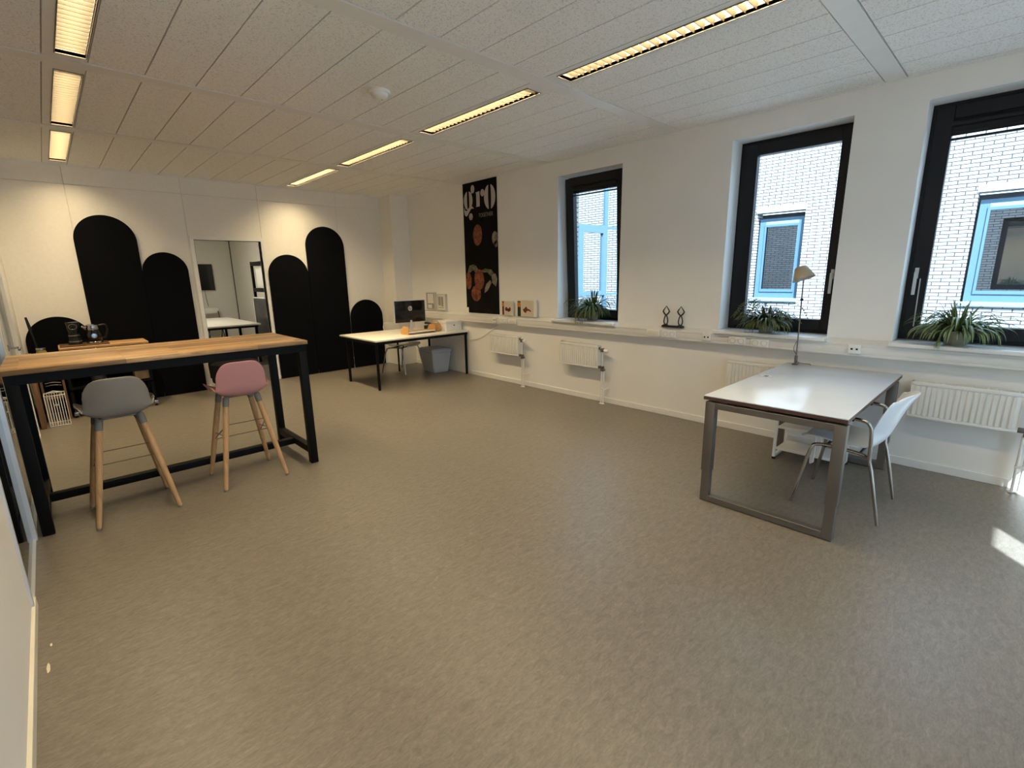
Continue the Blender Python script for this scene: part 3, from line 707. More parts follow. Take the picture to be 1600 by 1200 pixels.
# --- banner
t = thing('banner', 'tall narrow black wall banner with large white lettering and orange squashes', 'banner', (XR-.006, 5.49, .958))
B0, B1, BH = -.37, .362, 1.829
b = BM(); add_prism(b, [(B0, 0), (B1-.045, 0), (B1-.045, .075), (B1, .075), (B1, BH), (B0, BH)], -.003, .003, 'yz'); obj('print', b, 'banner', t)
def BY(u): return B1-u*(B1-B0)        # u 0..1 left to right in the photo
def BZ(v): return BH*(1-v)            # v 0..1 downwards
def patch(polys, nm_, m, x=-.0036, th=.0008):
    b = BM()
    for p in polys: add_prism(b, [(BY(u), BZ(v)) for u, v in p], x-th, x, 'yz')
    return obj(nm_, b, m, t, smooth=False)
def el(u, v, ru, rv, n=26, a0=0, a1=2*PI, tilt=0.):
    return [(u+p*1., v+q) for p, q in [(a*math.cos(tilt)-c*math.sin(tilt)*2.5, (a*math.sin(tilt)/2.5+c*math.cos(tilt))) for a, c in [(ru*math.cos(a0+(a1-a0)*k/n), rv*math.sin(a0+(a1-a0)*k/n)) for k in range(n)]]]
def half(u, v, ru, rv, cut, side, n=18):
    """stencil half of an o: outer bow and inner flatter bow"""
    o = []; a = math.acos(cut)
    for k in range(n+1):
        q = -a+2*a*k/n; o.append((u+side*ru*math.cos(q), v+rv*math.sin(q)))
    for k in range(n+1):
        q = a-2*a*k/n; o.append((u+side*ru*(cut*.72+.08*math.cos(q*PI/2/a)), v+rv*math.sin(q)*.97))
    return o
L1 = [half(.165, .130, .135, .070, .25, -1), half(.165, .130, .135, .070, .25, 1)]
L1 += [el(.31, .052, .055, .030, 20)]+[[(.262, .06), (.30, .074), (.262, .086)]]
L1 += [[(.40, .081), (.515, .076), (.515, .186), (.40, .186), (.415, .176), (.415, .092)]]
L1 += [el(.60, .092, .058, .026, 20)]+[[(.545, .080), (.60, .066), (.60, .085), (.55, .10)]]
L1 += [half(.805, .130, .160, .088, .25, -1), half(.805, .130, .160, .088, .25, 1)]
L1 += [[(.035, .176), (.06, .198), (.11, .206), (.17, .186), (.24, .175), (.30, .180), (.335, .196), (.28, .192), (.24, .196), (.19, .216), (.13, .240), (.085, .246), (.045, .232), (.03, .205)]]
L1 += [el(.235, .252, .058, .026, 20)]+[[(.27, .245), (.30, .250), (.27, .276), (.22, .272)]]
patch(L1, 'lettering', 'letter')
b = text_mesh('TOGETHER', .075, .0004, width=.80)
o = obj('small_lettering', b, 'letterd', t, smooth=False); o.matrix_local = T((-.0042, BY(.68), BZ(.253))) @ Matrix(((0, 0, -1, 0), (-1, 0, 0, 0), (0, 1, 0, 0), (0, 0, 0, 1))) @ RX(0)
V_ = [el(.42, .395, .135, .080, 28, tilt=.08), el(.095, .745, .095, .070), el(.43, .735, .15, .080, tilt=-.08), el(.32, .845, .15, .062, tilt=.08)]
patch(V_[:1], 'squash_picture', 'pumpkin'); patch(V_[1:2], 'squash_picture', 'pumpkin'); patch(V_[3:], 'squash_picture', 'pumpkin'); patch(V_[2:3], 'squash_picture', 'pumpkin', x=-.0046)
patch([el(.93, .43, .085, .050), [(.88, .46), (.99, .44), (.99, .49), (.94, .50)]], 'garlic_picture', 'garlic')
patch([[(.08, .67), (.14, .625), (.26, .615), (.35, .63), (.42, .665), (.36, .69), (.25, .66), (.15, .68), (.08, .70)], [(.50, .665), (.62, .65), (.80, .66), (.88, .69), (.78, .71), (.68, .68), (.55, .68)]], 'leaf_picture', 'leafy')
patch([[(.80, .70), (.92, .69), (.97, .73), (.93, .79), (.82, .76)], [(.64, .77), (.76, .74), (.80, .76), (.68, .82), (.58, .84), (.60, .80)]], 'garlic_picture', 'garlic', x=-.0042)

# --- two picture cards standing on the duct, two small framed prints near the corner
def card(y0, y1, h, label, bar, blob, cat='picture', d=.018):
    t = thing('picture_card', label, cat, (XR-.030, (y0+y1)/2, .952), group='picture cards leaning on the wall above the duct'); hw = (y0-y1)/2
    b = BM(); add_box(b, -d, d*.2, -hw, hw, 0, h, .002); obj('card_block', b, 'paper', t)
    return t, hw
t, hw = card(5.035, 4.800, .205, 'small picture card with dark red stripe, right beside the black banner', 1, 1)
def flat(polys, nm_, m, x): 
    b = BM()
    for p in polys: add_prism(b, p, x-.0008, x, 'yz')
    return obj(nm_, b, m, t, smooth=False)
flat([[(.095, .008), (.055, .008), (.055, .195), (.095, .195)]], 'stripe_print', 'dred', -.0185)
flat([ellipse(.075, .150, .024, .026)], 'badge_print', 'orange', -.0195)
flat([[(.045, .008), (-.112, .008), (-.112, .197), (.045, .197)]], 'paper_print', 'pinboard', -.0185)
flat([ellipse(.010, .090, .026, .028), ellipse(-.035, .078, .030, .024), ellipse(-.06, .090, .018, .028)], 'fruit_print', 'dred', -.0195)
t, hw = card(4.723, 4.357, .225, 'wider picture card with green and orange stripe, right of the smaller card', 1, 1)
flat([[(.165, .004), (.105, .004), (.105, .205), (.165, .205)]], 'stripe_print', 'dgreen', -.0185)
flat([ellipse(.135, .158, .036, .034)], 'badge_print', 'orange', -.0195)
flat([[(.090, .006), (-.128, .006), (-.128, .215), (.090, .215)]], 'paper_print', 'pinboard', -.0185)
flat([[(.065, .095), (.03, .115), (.0, .140), (-.02, .110), (-.06, .100), (-.09, .080), (-.08, .068), (-.045, .082), (-.01, .078), (.01, .050), (.04, .062)]], 'fruit_print', 'dred', -.0195)
flat([[(-.143, .012), (-.178, .012), (-.178, .215), (-.143, .215)]], 'side_print', 'white', -.0185)
def framed(y0, y1, h, z, label, inner):
    t = thing('framed_print', label, 'framed print', (XR-.001, (y0+y1)/2, z), group='small framed prints near the corner'); hw = (y0-y1)/2
    b = BM(); add_ring(b, (-hw, hw, 0, h), (-hw+.014, hw-.014, .014, h-.014), -.036, 0, 'yz'); obj('frame', b, 'lightgrey', t, smooth=False)
    b = BM(); add_box(b, -.028, -.004, -hw+.013, hw-.013, .013, h-.013); obj('mount', b, inner[0], t, smooth=False)
    b = BM()
    for (a, c, e, f) in inner[1]: add_box(b, -.0295, -.0285, hw-a*2*hw, hw-c*2*hw, h*(1-f), h*(1-e))
    obj('print', b, inner[2], t, smooth=False)
framed(6.90, 6.655, .285, .958, 'left framed print near the corner, white sheet above a dark base', ('greyprint', [(.12, .82, .08, .62), (.15, .6, .70, .90)], 'paper'))
framed(6.59, 6.36, .262, .958, 'right framed print near the corner, with small columns of text', ('paper', [(.12, .40, .15, .70), (.45, .70, .15, .75), (.12, .75, .80, .84)], 'greyprint'))

# --- sculpture: two figures on one base
t = thing('sculpture', 'dark metal sculpture of two looped figures on a bar base', 'sculpture', (XR-.045, 2.443, .950))
b = BM(); add_box(b, -.022, .022, -.115, .115, 0, .018, .004); obj('base', b, 'sculpt', t)
for s in (-1, 1):
    y = s*.080; b = BM()
    add_tube(b, smooth_path([(0, y, .018), (0, y+.020, .045), (0, y+.018, .085), (0, y, .122), (0, y-.018, .085), (0, y-.020, .045), (0, y, .018)], 6), .0058, 10)
    add_tube(b, [(0, y, .118), (0, y+.022, .138), (0, y+.035, .158), (0, y+.028, .172), (0, y, .212), (0, y-.028, .172), (0, y-.035, .158), (0, y-.022, .138), (0, y, .118)], [.007, .0075, .007, .006, .004, .006, .007, .0075, .007], 10)
    add_box(b, -.012, .012, y-.024, y+.024, .014, .026, .004)
    obj('figure', b, 'sculpt', t)

# ================================================================== PLANTS
def leaf(bm, uvl, pts, w, seg=9, roll=0.):
    P = smooth_path(pts, 4); P, T_, U = frame_pts(P); n = len(P); prev = None
    for i, (p, tt) in enumerate(zip(P, T_)):
        s = i/(n-1); ww = w*(math.sin(PI*min(1, s*1.15+.12))**.7 if s*1.15+.12 < 1 else .02)
        side = tt.cross(Vector((0, 0, 1)))
        if side.length < .1: side = Vector((math.cos(roll), math.sin(roll), 0))
        side.normalize(); upv = side.cross(tt).normalized()
        row = [bm.verts.new(p+side*ww+upv*ww*.35), bm.verts.new(p), bm.verts.new(p-side*ww+upv*ww*.35)]
        if prev:
            for k in (0, 1):
                f = bm.faces.new((prev[k], prev[k+1], row[k+1], row[k]))
                for lp, u in zip(f.loops, ((k*.5), (k+1)*.5, (k+1)*.5, k*.5)): lp[uvl].uv = (u, s)
        prev = row
def plant(name, label, loc, R_, leaves, m, potspec, seed, wleaf=.006, hang=.9, group='potted plants on the window sills', up_=.16, extra=None, ylim=None):
    rnd = random.Random(seed); t = thing(name, label, 'plant', loc, group=group)
    pr, ph, pm = potspec
    b = BM(); add_lathe(b, [(0, 0), (pr*.72, 0), (pr*.76, .004), (pr, ph-.012), (pr*1.04, ph), (pr*.94, ph), (pr*.90, ph-.015), (0, ph-.016)], n=32); obj('pot', b, pm, t)
    b = BM(); add_lathe(b, [(0, ph-.014), (pr*.9, ph-.015)], n=24); obj('soil', b, 'soil', t)
    bm = BM(); uvl = bm.loops.layers.uv.new('UVMap')
    for k in range(leaves):
        a = rnd.uniform(0, 2*PI); dx, dy = math.cos(a), math.sin(a)
        if dx > 0: dx *= .30                      # the pane stands behind
        kind = rnd.random(); s0 = Vector((dx*pr*.35, dy*pr*.35, ph-.02))
        if kind < .60:        # arching over the rim and down the pot
            L_ = R_*rnd.uniform(.38, .75); h = up_*rnd.uniform(.15, .55); end = rnd.uniform(-.010, ph*.55)
            if dx < -.3 and L_*abs(dx) > .10: end -= rnd.uniform(.0, .05)*hang; L_ = max(L_, .185/abs(dx) if abs(dx) > .6 else L_)
            p = [s0, s0+Vector((dx*L_*.35, dy*L_*.35, h)), s0+Vector((dx*L_*.85, dy*L_*.85, h*.55)), Vector((s0.x+dx*L_, s0.y+dy*L_, (ph+end)/2)), Vector((s0.x+dx*L_*1.04, s0.y+dy*L_*1.04, end))]
        elif kind < .88:      # long wide arcs
            L_ = R_*rnd.uniform(.7, 1.1); h = up_*rnd.uniform(.4, 1.0); end = rnd.uniform(.02, ph)
            p = [s0, s0+Vector((dx*L_*.28, dy*L_*.28, h*.8)), s0+Vector((dx*L_*.65, dy*L_*.65, h)), s0+Vector((dx*L_*.9, dy*L_*.9, h*.55)), Vector((s0.x+dx*L_, s0.y+dy*L_, end))]
        else:                 # upright
            L_ = R_*rnd.uniform(.15, .5); h = up_*rnd.uniform(1.0, 1.7)
            p = [s0, s0+Vector((dx*L_*.3, dy*L_*.3, h*.5)), s0+Vector((dx*L_*.7, dy*L_*.7, h*.9)), s0+Vector((dx*L_, dy*L_, h))]
        for q in p:
            if q.x > -.165 and q.z < .010: q.z = .010
            if ylim: q.y = max(ylim[0], min(ylim[1], q.y))
            q.x = min(q.x, .115)
        leaf(bm, uvl, p, wleaf*rnd.uniform(.7, 1.2), roll=a)
    o = obj('foliage', bm, m, t)
    if extra: extra(t, rnd)
    return t
def hangers(t, rnd):
    bm = BM(); uvl = bm.loops.layers.uv.new('UVMap')
    for k in range(16):
        y = rnd.uniform(-.02, .16); x = -.17-rnd.uniform(0, .03); z0 = .02
        leaf(bm, uvl, [(-.06, y, .10), (x+.02, y, .07), (x, y+rnd.uniform(-.02, .02), -.02), (x-.005, y+rnd.uniform(-.03, .03), -.02-rnd.uniform(.03, .10))], .004)
    obj('dry_runner', bm, 'dryleaf', t)
SX = XR+.045
plant('spider_plant', 'dark green spider plant hanging over the sill of the left window', (SX-.0, 3.53, WZ0), .34, 270, 'leafg', (.080, .110, 'pot'), 3, .0085, 1.9, up_=.17, extra=hangers, ylim=(-.32, .40))
def fern_extra(t, rnd):
    bm = BM(); uvl = bm.loops.layers.uv.new('UVMap')
    for k in range(48):                       # feathery fronds with side leaflets
        a = rnd.uniform(0, 2*PI); dx, dy = math.cos(a)*(.35 if math.cos(a) > 0 else .6), math.sin(a)
        L_ = rnd.uniform(.16, .36); h = rnd.uniform(.03, .19)
        path = smooth_path([(0, 0, .10), (dx*L_*.4, dy*L_*.4, .10+h), (dx*L_*.8, dy*L_*.8, .10+h*.9), (dx*L_, dy*L_, .085+h*.4)], 5)
        for i, p in enumerate(path):
            if i < 2: continue
            d = (path[min(i+1, len(path)-1)]-path[i-1]).normalized(); s = d.cross(Vector((0, 0, 1))).normalized()
            for q in (-1, 1):
                e = p+s*q*.028*(1.15-i/len(path))+d*.012+Vector((0, 0, -.006)); e.x = min(e.x, .11)
                p1 = Vector((min(p.x, .11), p.y, p.z)); leaf(bm, uvl, [p1, (p1+e)/2, e], .0065)
    obj('frond', bm, 'leaff', t)
plant('fern', 'dark olive feathery fern in a grey pot on the middle window sill', (SX-.02, 1.575, WZ0), .27, 190, 'leaff', (.068, .085, 'potg'), 11, .0095, .9, up_=.12, extra=fern_extra)
def sprig(t, rnd):
    bm = BM(); uvl = bm.loops.layers.uv.new('UVMap')
    for k in range(5): leaf(bm, uvl, [(-.07, .04, .11), (-.15, .065, .09), (-.178, .07+.006*k, .0), (-.182, .075+.008*(k-2), -.075-.006*k)], .005)
    obj('runner', bm, 'leafv', t)
plant('spider_plant', 'variegated pale striped spider plant on the right window sill', (SX-.01, .300, WZ0), .32, 200, 'leafv', (.080, .100, 'potg'), 23, .0095, 1.0, up_=.15, extra=sprig)

# ================================================================== BAR TABLE AND STOOLS
BX0, BX1, BY0, BY1, BZT = -.262, 1.445, 3.875, 4.70, 1.024
t = thing('bar_table', 'high wooden bar table with black steel frame at the left wall', 'bar table', ((BX0+BX1)/2, (BY0+BY1)/2, 0))
hx, hy = (BX1-BX0)/2, (BY1-BY0)/2
b = BM(); add_box(b, -hx, hx, -hy, hy, BZT-.030, BZT, .003); obj('table_top', b, 'bartop', t)
b = BM(); fx, fy = hx-.012, hy-.012
add_ring(b, (-fx, fx, -fy, fy), (-fx+.06, fx-.06, -fy+.06, fy-.06), BZT-.088, BZT-.030, 'xy'); obj('top_frame', b, 'blackm', t, smooth=False)
for sx in (-1, 1):
    for sy in (-1, 1):
        b = BM(); xa, xb = sx*fx, sx*(fx-.058); ya, yb_ = sy*fy, sy*(fy-.058); add_box(b, xa, xb, ya, yb_, 0.003, BZT-.086, .002)
        obj('leg', b, 'blackm', t)
        b = BM(); add_box(b, xa-sx*.004, xb+sx*.004, ya-sy*.004, yb_+sy*.004, 0, .004); obj('foot_pad', b, 'black', t)
    b = BM(); add_box(b, sx*(fx-.002), sx*(fx-.055), -fy+.057, fy-.057, .082, .138, .002); obj('cross_rail', b, 'blackm', t)
b = BM(); add_box(b, -fx+.056, fx-.056, -.03, .03, .082, .132, .002); obj('foot_rail', b, 'blackm', t)

def stool(loc, rz, shell, label, zseat=.70):
    t = thing('bar_stool', label, 'bar stool', loc, rz, group='bar stools at the high table')
    # shell: profile from front lip over the seat up the low back, local +y = front
    prof = [(.180, .672), (.175, .692), (.12, .694), (.03, .680), (-.06, .672), (-.120, .672), (-.165, .690), (-.186, .735), (-.194, .80), (-.200, .87), (-.204, .930)]
    wid = [.150, .176, .194, .203, .202, .193, .180, .170, .166, .163, .152]
    bm = BM(); rows = []; nu = 17
    P = smooth_path([(0, a, z) for a, z in prof], 3); Wd = []
    for i in range(len(wid)-1):
        for j in range(3): Wd.append(wid[i]+(wid[i+1]-wid[i])*j/3)
    Wd.append(wid[-1]); n = len(P)
    for i, (p, w) in enumerate(zip(P, Wd)):
        s = i/(n-1); row = []
        for k in range(nu):
            u = -1+2*k/(nu-1); au = abs(u)
            seatf = max(0, 1-abs(s-.42)/.42); backf = max(0, min(1, (s-.5)/.25))
            lift = (.085*au**3.5)*min(1, seatf*1.35)*(1-backf*.8); fwd = .040*au**2.2*backf
            zz = p.z+lift-.060*au**6*max(0, (s-.74)/.26)-(.012*au**3*backf)
            row.append(bm.verts.new((u*w, p.y+fwd+(-.028*au**4 if s < .08 else 0), zz)))
        rows.append(row)
    for a, c in zip(rows, rows[1:]):
        for k in range(nu-1): bm.faces.new((a[k], a[k+1], c[k+1], c[k]))
    bmesh.ops.recalc_face_normals(bm, faces=bm.faces[:])
    o = obj('seat_shell', bm, shell, t)
    for e in o.data.edges: pass
    md = o.modifiers.new('s', 'SOLIDIFY'); md.thickness = .011; md.offset = 0; md2 = o.modifiers.new('b', 'SUBSURF'); md2.levels = 1; md2.render_levels = 2
    b = BM(); add_box(b, -.10, .10, -.10, .10, .655, .668, .005); obj('seat_plate', b, 'capg', t)
    ft = .215; tp = .105; zt = .652
    for sx in (-1, 1):
        for sy in (-1, 1):
            a = Vector((sx*tp, sy*tp*.95, zt)); f = Vector((sx*ft, sy*ft, 0)); d = (f-a)
            b = BM(); add_tube(b, [a+d*s for s in (.05, .3, .7, .985)], [.0195, .0205, .0175, .0135], 16); lg = obj('leg', b, 'beech', t)
            b = BM(); add_tube(b, [a+d*s for s in (-.02, .0, .07, .085)], [.017, .0225, .022, .020], 16); obj('joint_cap', b, 'capg', lg)
            b = BM(); add_tube(b, [a+d*.983, a+d*1.0], [.0138, .013], 14); obj('foot_cap', b, 'capg', lg)
    def at(z, sx, sy):
        s = (zt-z)/zt; return Vector((sx*(tp+(ft-tp)*s), sy*(tp*.95+(ft-tp*.95)*s), z))
    b = BM()
    for z in (.465, .385): 
        add_tube(b, [at(z, -1, -1), at(z, 1, -1)], .0032, 8)
    add_tube(b, [at(.295, -1, 1), at(.295, 1, 1)], .0032, 8)
    for sx in (-1, 1):
        add_tube(b, [at(.465, sx, -1), at(.295, sx, 1)], .0032, 8); add_tube(b, [at(.385, sx, -1), at(.35, sx, 1)], .0032, 8)
    obj('foot_rod', b, 'rod', t)
    return t
stool((.215, 3.975, 0), .02, 'greypl', 'grey plastic bar stool with wooden legs at the left end of the table')
stool((.935, 4.020, 0), .0, 'pinkpl', 'dusty pink plastic bar stool with wooden legs by the table middle')

# ================================================================== SHELL CHAIRS
def shell_chair(loc, rz, shell, label, arms=True, metal='chrome'):
    """local +y = front"""
    t = thing('shell_chair', label, 'chair', loc, rz, group='white shell chairs with metal legs')
    prof = [(.235, .425), (.215, .445), (.14, .452), (.04, .438), (-.07, .432), (-.135, .442), (-.180, .480), (-.205, .54), (-.225, .60), (-.247, .665), (-.275, .73), (-.305, .785)]
    wid = [.175, .200, .215, .222, .218, .205, .200, .205, .210, .208, .190, .135]
    bm = BM(); rows = []; nu = 15; P = smooth_path([(0, a, z) for a, z in prof], 3); Wd = []
    for i in range(len(wid)-1):
        for j in range(3): Wd.append(wid[i]+(wid[i+1]-wid[i])*j/3)
    Wd.append(wid[-1]); n = len(P)
    for i, (p, w) in enumerate(zip(P, Wd)):
        s = i/(n-1); row = []
        for k in range(nu):
            u = -1+2*k/(nu-1); au = abs(u); backf = max(0, min(1, (s-.45)/.2))
            row.append(bm.verts.new((u*w, p.y+.075*au**2*backf, p.z+.022*au**3*(1-backf)-(.03*au**4 if s > .94 else 0))))
        rows.append(row)
    for a, c in zip(rows, rows[1:]):
        for k in range(nu-1): bm.faces.new((a[k], a[k+1], c[k+1], c[k]))
    o = obj('seat_shell', bm, shell, t); md = o.modifiers.new('s', 'SOLIDIFY'); md.thickness = .009; md.offset = 0; md2 = o.modifiers.new('b', 'SUBSURF'); md2.levels = 1; md2.render_levels = 2
    fx = .245
    for s in (-1, 1):
        b = BM(); add_tube(b, smooth_path([(s*(fx-.0), .235, 0.004), (s*(fx-.028), .195, .22), (s*(fx-.045), .165, .385), (s*(fx-.06), .13, .412), (s*(fx-.06), .03, .415), (s*(fx-.055), -.10, .405), (s*(fx-.045), -.135, .395)], 5), .0105, 12); obj('leg', b, metal, t)
        b = BM()
        if arms: add_tube(b, [Vector((s*fx, -.235, .004)), Vector((s*(fx-.012), -.165, .33)), Vector((s*(fx-.012), -.148, .385))]+smooth_path([(s*(fx-.01), -.146, .44), (s*(fx-.004), -.140, .56), (s*(fx-.0), -.128, .605), (s*fx, -.095, .626), (s*fx, .02, .634)], 5), .0105, 12)
        else: add_tube(b, [(s*fx, -.235, .004), (s*(fx-.03), -.165, .33), (s*(fx-.045), -.135, .402)], .0105, 12)
        obj('leg', b, metal, t)
        if arms:
            b = BM(); add_tube(b, smooth_path([(s*fx, -.05, .629), (s*fx, .04, .636), (s*fx, .12, .640)], 4), [.0165]*9, 12); obj('armrest', b, 'black', t)
    b = BM(); add_tube(b, [(-fx+.055, .09, .410), (fx-.055, .09, .410)], .009, 10); add_tube(b, [(-fx+.05, -.09, .405), (fx-.05, -.09, .405)], .009, 10)
    obj('under_frame', b, 'black', t)
    return t
shell_chair((3.607, .645, 0), .0, 'shell', 'white shell armchair with chrome legs pulled up to the grey desk')

# ================================================================== GREY DESK (right)
DXa, DXb, DYa, DYb, DZt = 2.972, 4.560, .552, 1.340, .722
t = thing('desk', 'light grey desk with steel loop legs in front of the middle window', 'desk', ((DXa+DXb)/2, (DYa+DYb)/2, 0))
hx, hy = (DXb-DXa)/2, (DYb-DYa)/2; cxx, cyy = (DXa+DXb)/2, (DYa+DYb)/2
b = BM(); add_box(b, -hx, hx, -hy, hy, DZt-.006, DZt, .0015); obj('table_top', b, 'lam', t)
b = BM(); add_box(b, -hx, hx, -hy, hy, DZt-.026, DZt-.006); obj('edge_band', b, 'edge', t)
def loop(x, nm_='leg_loop'):
    b = BM(); ya, yb_ = -hy+.002, hy-.020; zt = .683; w = .052
    add_ring(b, (ya, yb_, 0.004, zt), (ya+w, yb_-w, .046, zt-.040), x, x+.048, 'yz')
    bmesh.ops.bevel(b, geom=b.edges[:], offset=.002, segments=1, affect='EDGES')
    o = obj(nm_, b, 'steel', t)
    b = BM(); add_box(b, x-.004, x+.052, ya-.004, ya+w+.004, .215, zt+.001, .002); add_box(b, x-.004, x+.052, yb_-w-.004, yb_+.004, .215, zt+.001, .002); obj_split('leg_sleeve', b, 'steel', o)
loop(-hx+.0); loop(hx-.16)
b = BM(); add_box(b, -hx+.03, hx-.14, -.20, -.16, .655, .695); add_box(b, -hx+.03, hx-.14, .16, .20, .655, .695); obj_split('beam', b, 'black', t)
b = BM()
for y in (-.26, -.02, .22): add_box(b, -hx+.02, -hx+.075, y-.03, y+.03, .682, .697)
for y in (-.22, .22): add_box(b, hx-.15, hx-.11, y-.03, y+.03, .682, .697)
obj_split('top_bracket', b, 'black', t)
b = BM(); gx, gy = 3.834-cxx, 1.262-cyy
add_lathe(b, [(0, DZt), (.040, DZt), (.040, DZt+.003), (.034, DZt+.0035), (.030, DZt+.001), (0, DZt+.001)], c=(gx, gy, 0), n=32); g_ = obj('cable_grommet', b, 'lightgrey', t)
b = BM(); add_prism(b, [(gx-.02, gy-.010), (gx+.022, gy-.014), (gx+.022, gy+.010), (gx-.012, gy+.018)], DZt+.0012, DZt+.0022, 'xy'); obj('cable_slot', b, 'black', g_)
# computer holder hanging under the desk top
t = thing('computer_holder', 'white metal bracket hanging under the grey desk top', 'computer holder', (3.915, .935, .40))
b = BM()
for s in (0, 1):
    b = BM(); x = s*.16-.03; add_prism(b, [(-.012, .292), (-.022, -.06), (-.034, -.10), (-.034, -.285), (-.014, -.30), (-.008, -.285), (-.014, -.11), (.006, -.06), (.012, .292)], x, x+.022, 'yz')
    obj('bracket', b, 'white', t)
b = BM(); add_box(b, -.03, .152, -.016, .016, .284, .2925, .001); obj('mounting_plate', b, 'white', t)
# low white trolley under the desk
t = thing('side_trolley', 'low white metal shelf trolley under the back of the grey desk', 'trolley', (4.20, 1.01, 0))
b = BM(); 
for y in (-.22, .22):
    b = BM(); add_ring(b, (-.12, .16, .02, .50), (-.10, .14, .04, .48), y-.010, y+.010, 'xz'); obj('side_frame', b, 'white', t)
for z in (.085, .265, .40):
    b = BM(); add_box(b, -.11, .15, -.21, .21, z, z+.012, .002); add_box(b, -.118, -.112, -.21, .21, z, z+.022, .001); obj('shelf', b, 'white', t)
b = BM()
for x in (-.11, .15):
    for y in (-.22, .22): add_lathe(b, [(0, 0), (.014, 0), (.014, .02), (0, .02)], c=(x, y, 0), n=14)
obj_split('foot', b, 'black', t)
# clamp lamp
t = thing('desk_lamp', 'slim grey task lamp with conical shade clamped to the grey desk', 'desk lamp', (4.485, 1.258, DZt))
b = BM(); add_box(b, -.03, .03, -.02, .02, 0, .012, .003); add_tube(b, [(0, 0, .01), (0, 0, .075)], .012, 14); add_box(b, -.008, .070, -.10, -.085, .018, .026, .002) if False else None
add_tube(b, smooth_path([(0, 0, .05), (-.01, -.012, .03), (.0, -.04, .016), (.01, -.10, .014), (.01, -.11, .004)], 5), .004, 8); obj('clamp', b, 'steel', t)
b = BM(); add_tube(b, [(0, 0, .07), (0, .003, .30), (0, .010, .70)], .0055, 10); add_tube(b, smooth_path([(0, .004, .09), (-.02, .02, .13), (-.012, .012, .18), (0, .004, .20)], 4), .003, 8); obj('rod', b, 'steel', t)
b = BM(); add_lathe(b, [(0, 0), (.012, 0), (.012, .02), (0, .02)], c=(0, .006, .53), n=14); obj('joint', b, 'black', t)
SH = T((0, .008, .705)) @ RX(-.36) @ RY(.06)
b = BM(); add_lathe(b, [(.085, 0), (.080, .012), (.045, .098), (.038, .104), (0, .105)], n=36, M_=SH); add_lathe(b, [(.083, .0005), (.078, .012), (.043, .094), (0, .098)], n=36, M_=SH); obj('lamp_shade', b, 'lampsh', t)
b = BM(); add_lathe(b, [(.0795, .006), (.060, .05), (.042, .090), (0, .092)], n=36, M_=SH); obj('shade_lining', b, 'lampin', t)

# ================================================================== FAR DESK AND ITS THINGS
FDx0, FDx1, FDy0, FDy1, FDz = 3.045, 4.612, 5.822, 6.90, .682
t = thing('desk', 'cream-topped desk with thin black legs in the far right corner', 'desk', ((FDx0+FDx1)/2, (FDy0+FDy1)/2, 0))
hx, hy = (FDx1-FDx0)/2, (FDy1-FDy0)/2; fcx, fcy = (FDx0+FDx1)/2, (FDy0+FDy1)/2
b = BM(); add_box(b, -hx, hx, -hy, hy, FDz-.022, FDz, .002); obj('table_top', b, 'lamw', t)
b = BM(); add_ring(b, (-hx+.012, hx-.012, -hy+.02, hy-.02), (-hx+.04, hx-.04, -hy+.048, hy-.048), FDz-.062, FDz-.022, 'xy'); obj('top_frame', b, 'blackm', t, smooth=False)
for sx in (-1, 1):
    for sy in (-1, 1):
        b = BM(); x, y = sx*(hx-.032), sy*(hy-.04); add_tube(b, [(x, y, .004), (x, y, FDz-.03)], .0185, 16)
        if sy > 0 and sx < 0: b.free(); b = BM(); y = 6.73-fcy; add_tube(b, [(x, y, .004), (x, y, FDz-.03)], .0185, 16)
        l_ = obj('leg', b, 'blackm', t); b = BM(); add_lathe(b, [(0, 0), (.016, 0), (.017, .006), (0, .006)], c=(x, y, 0), n=14); obj('foot_pad', b, 'black', l_)
b = BM(); add_tube(b, [(3.97-fcx, hy-.05, .004), (3.97-fcx, hy-.05, FDz-.03)], .014, 12); obj('leg', b, 'blackm', t)
# monitor seen from behind, with its emblem
mx, my = 3.93, 6.36; mz = FDz
t = thing('monitor', 'black computer monitor with a round pale badge on its back', 'monitor', (mx, my, mz), -.05)
b = BM(); add_box(b, -.255, .255, -.012, .016, .150, .470, .005); obj('screen_housing', b, 'blackgl', t)
b = BM(); add_ring(b, (-.262, .262, .143, .477), (-.253, .253, .152, .468), -.010, .019, 'xz'); obj('silver_bezel', b, 'alu', t)
b = BM(); add_prism(b, [(-.03, .0), (.03, .0), (.012, .18), (-.012, .18)], -.030, -.014, 'xz'); obj('stand_neck', b, 'alu', t)
b = BM(); add_box(b, -.11, .11, -.09, .08, .0, .008, .003); obj('stand_foot', b, 'alu', t)
b = BM(); add_lathe(b, [(0, 0), (.036, 0), (.036, .0015), (0, .0015)], n=36, M_=T((.0, -.012, .355)) @ RX(PI/2)); e_ = obj('badge', b, 'lightgrey', t)
b = text_mesh('hp', .062, .0004, shear=.3); o = obj('badge_letters', b, 'blackgl', e_, smooth=False); o.matrix_local = T((0, -.0140, .357)) @ RX(PI/2)
# desk organiser of plywood
t = thing('desk_organiser', 'plywood monitor riser lying on the far desk under the monitor', 'organiser', (3.915, 6.13, FDz))
b = BM(); add_prism(b, [(-.10, 0), (.10, 0), (.10, .05), (.04, .115), (-.10, .115)], -.238, -.226, 'yz'); obj('side_panel', b, 'stand', t)
b = BM(); add_prism(b, [(-.10, 0), (.10, 0), (.10, .05), (.04, .115), (-.10, .115)], .226, .238, 'yz'); obj('side_panel', b, 'stand', t)
b = BM(); add_box(b, -.226, .226, -.10, .10, .028, .040); obj('tray_board', b, 'board', t)
b = BM(); add_box(b, -.226, .226, -.104, -.096, .024, .044); obj('front_strip', b, 'white', t)
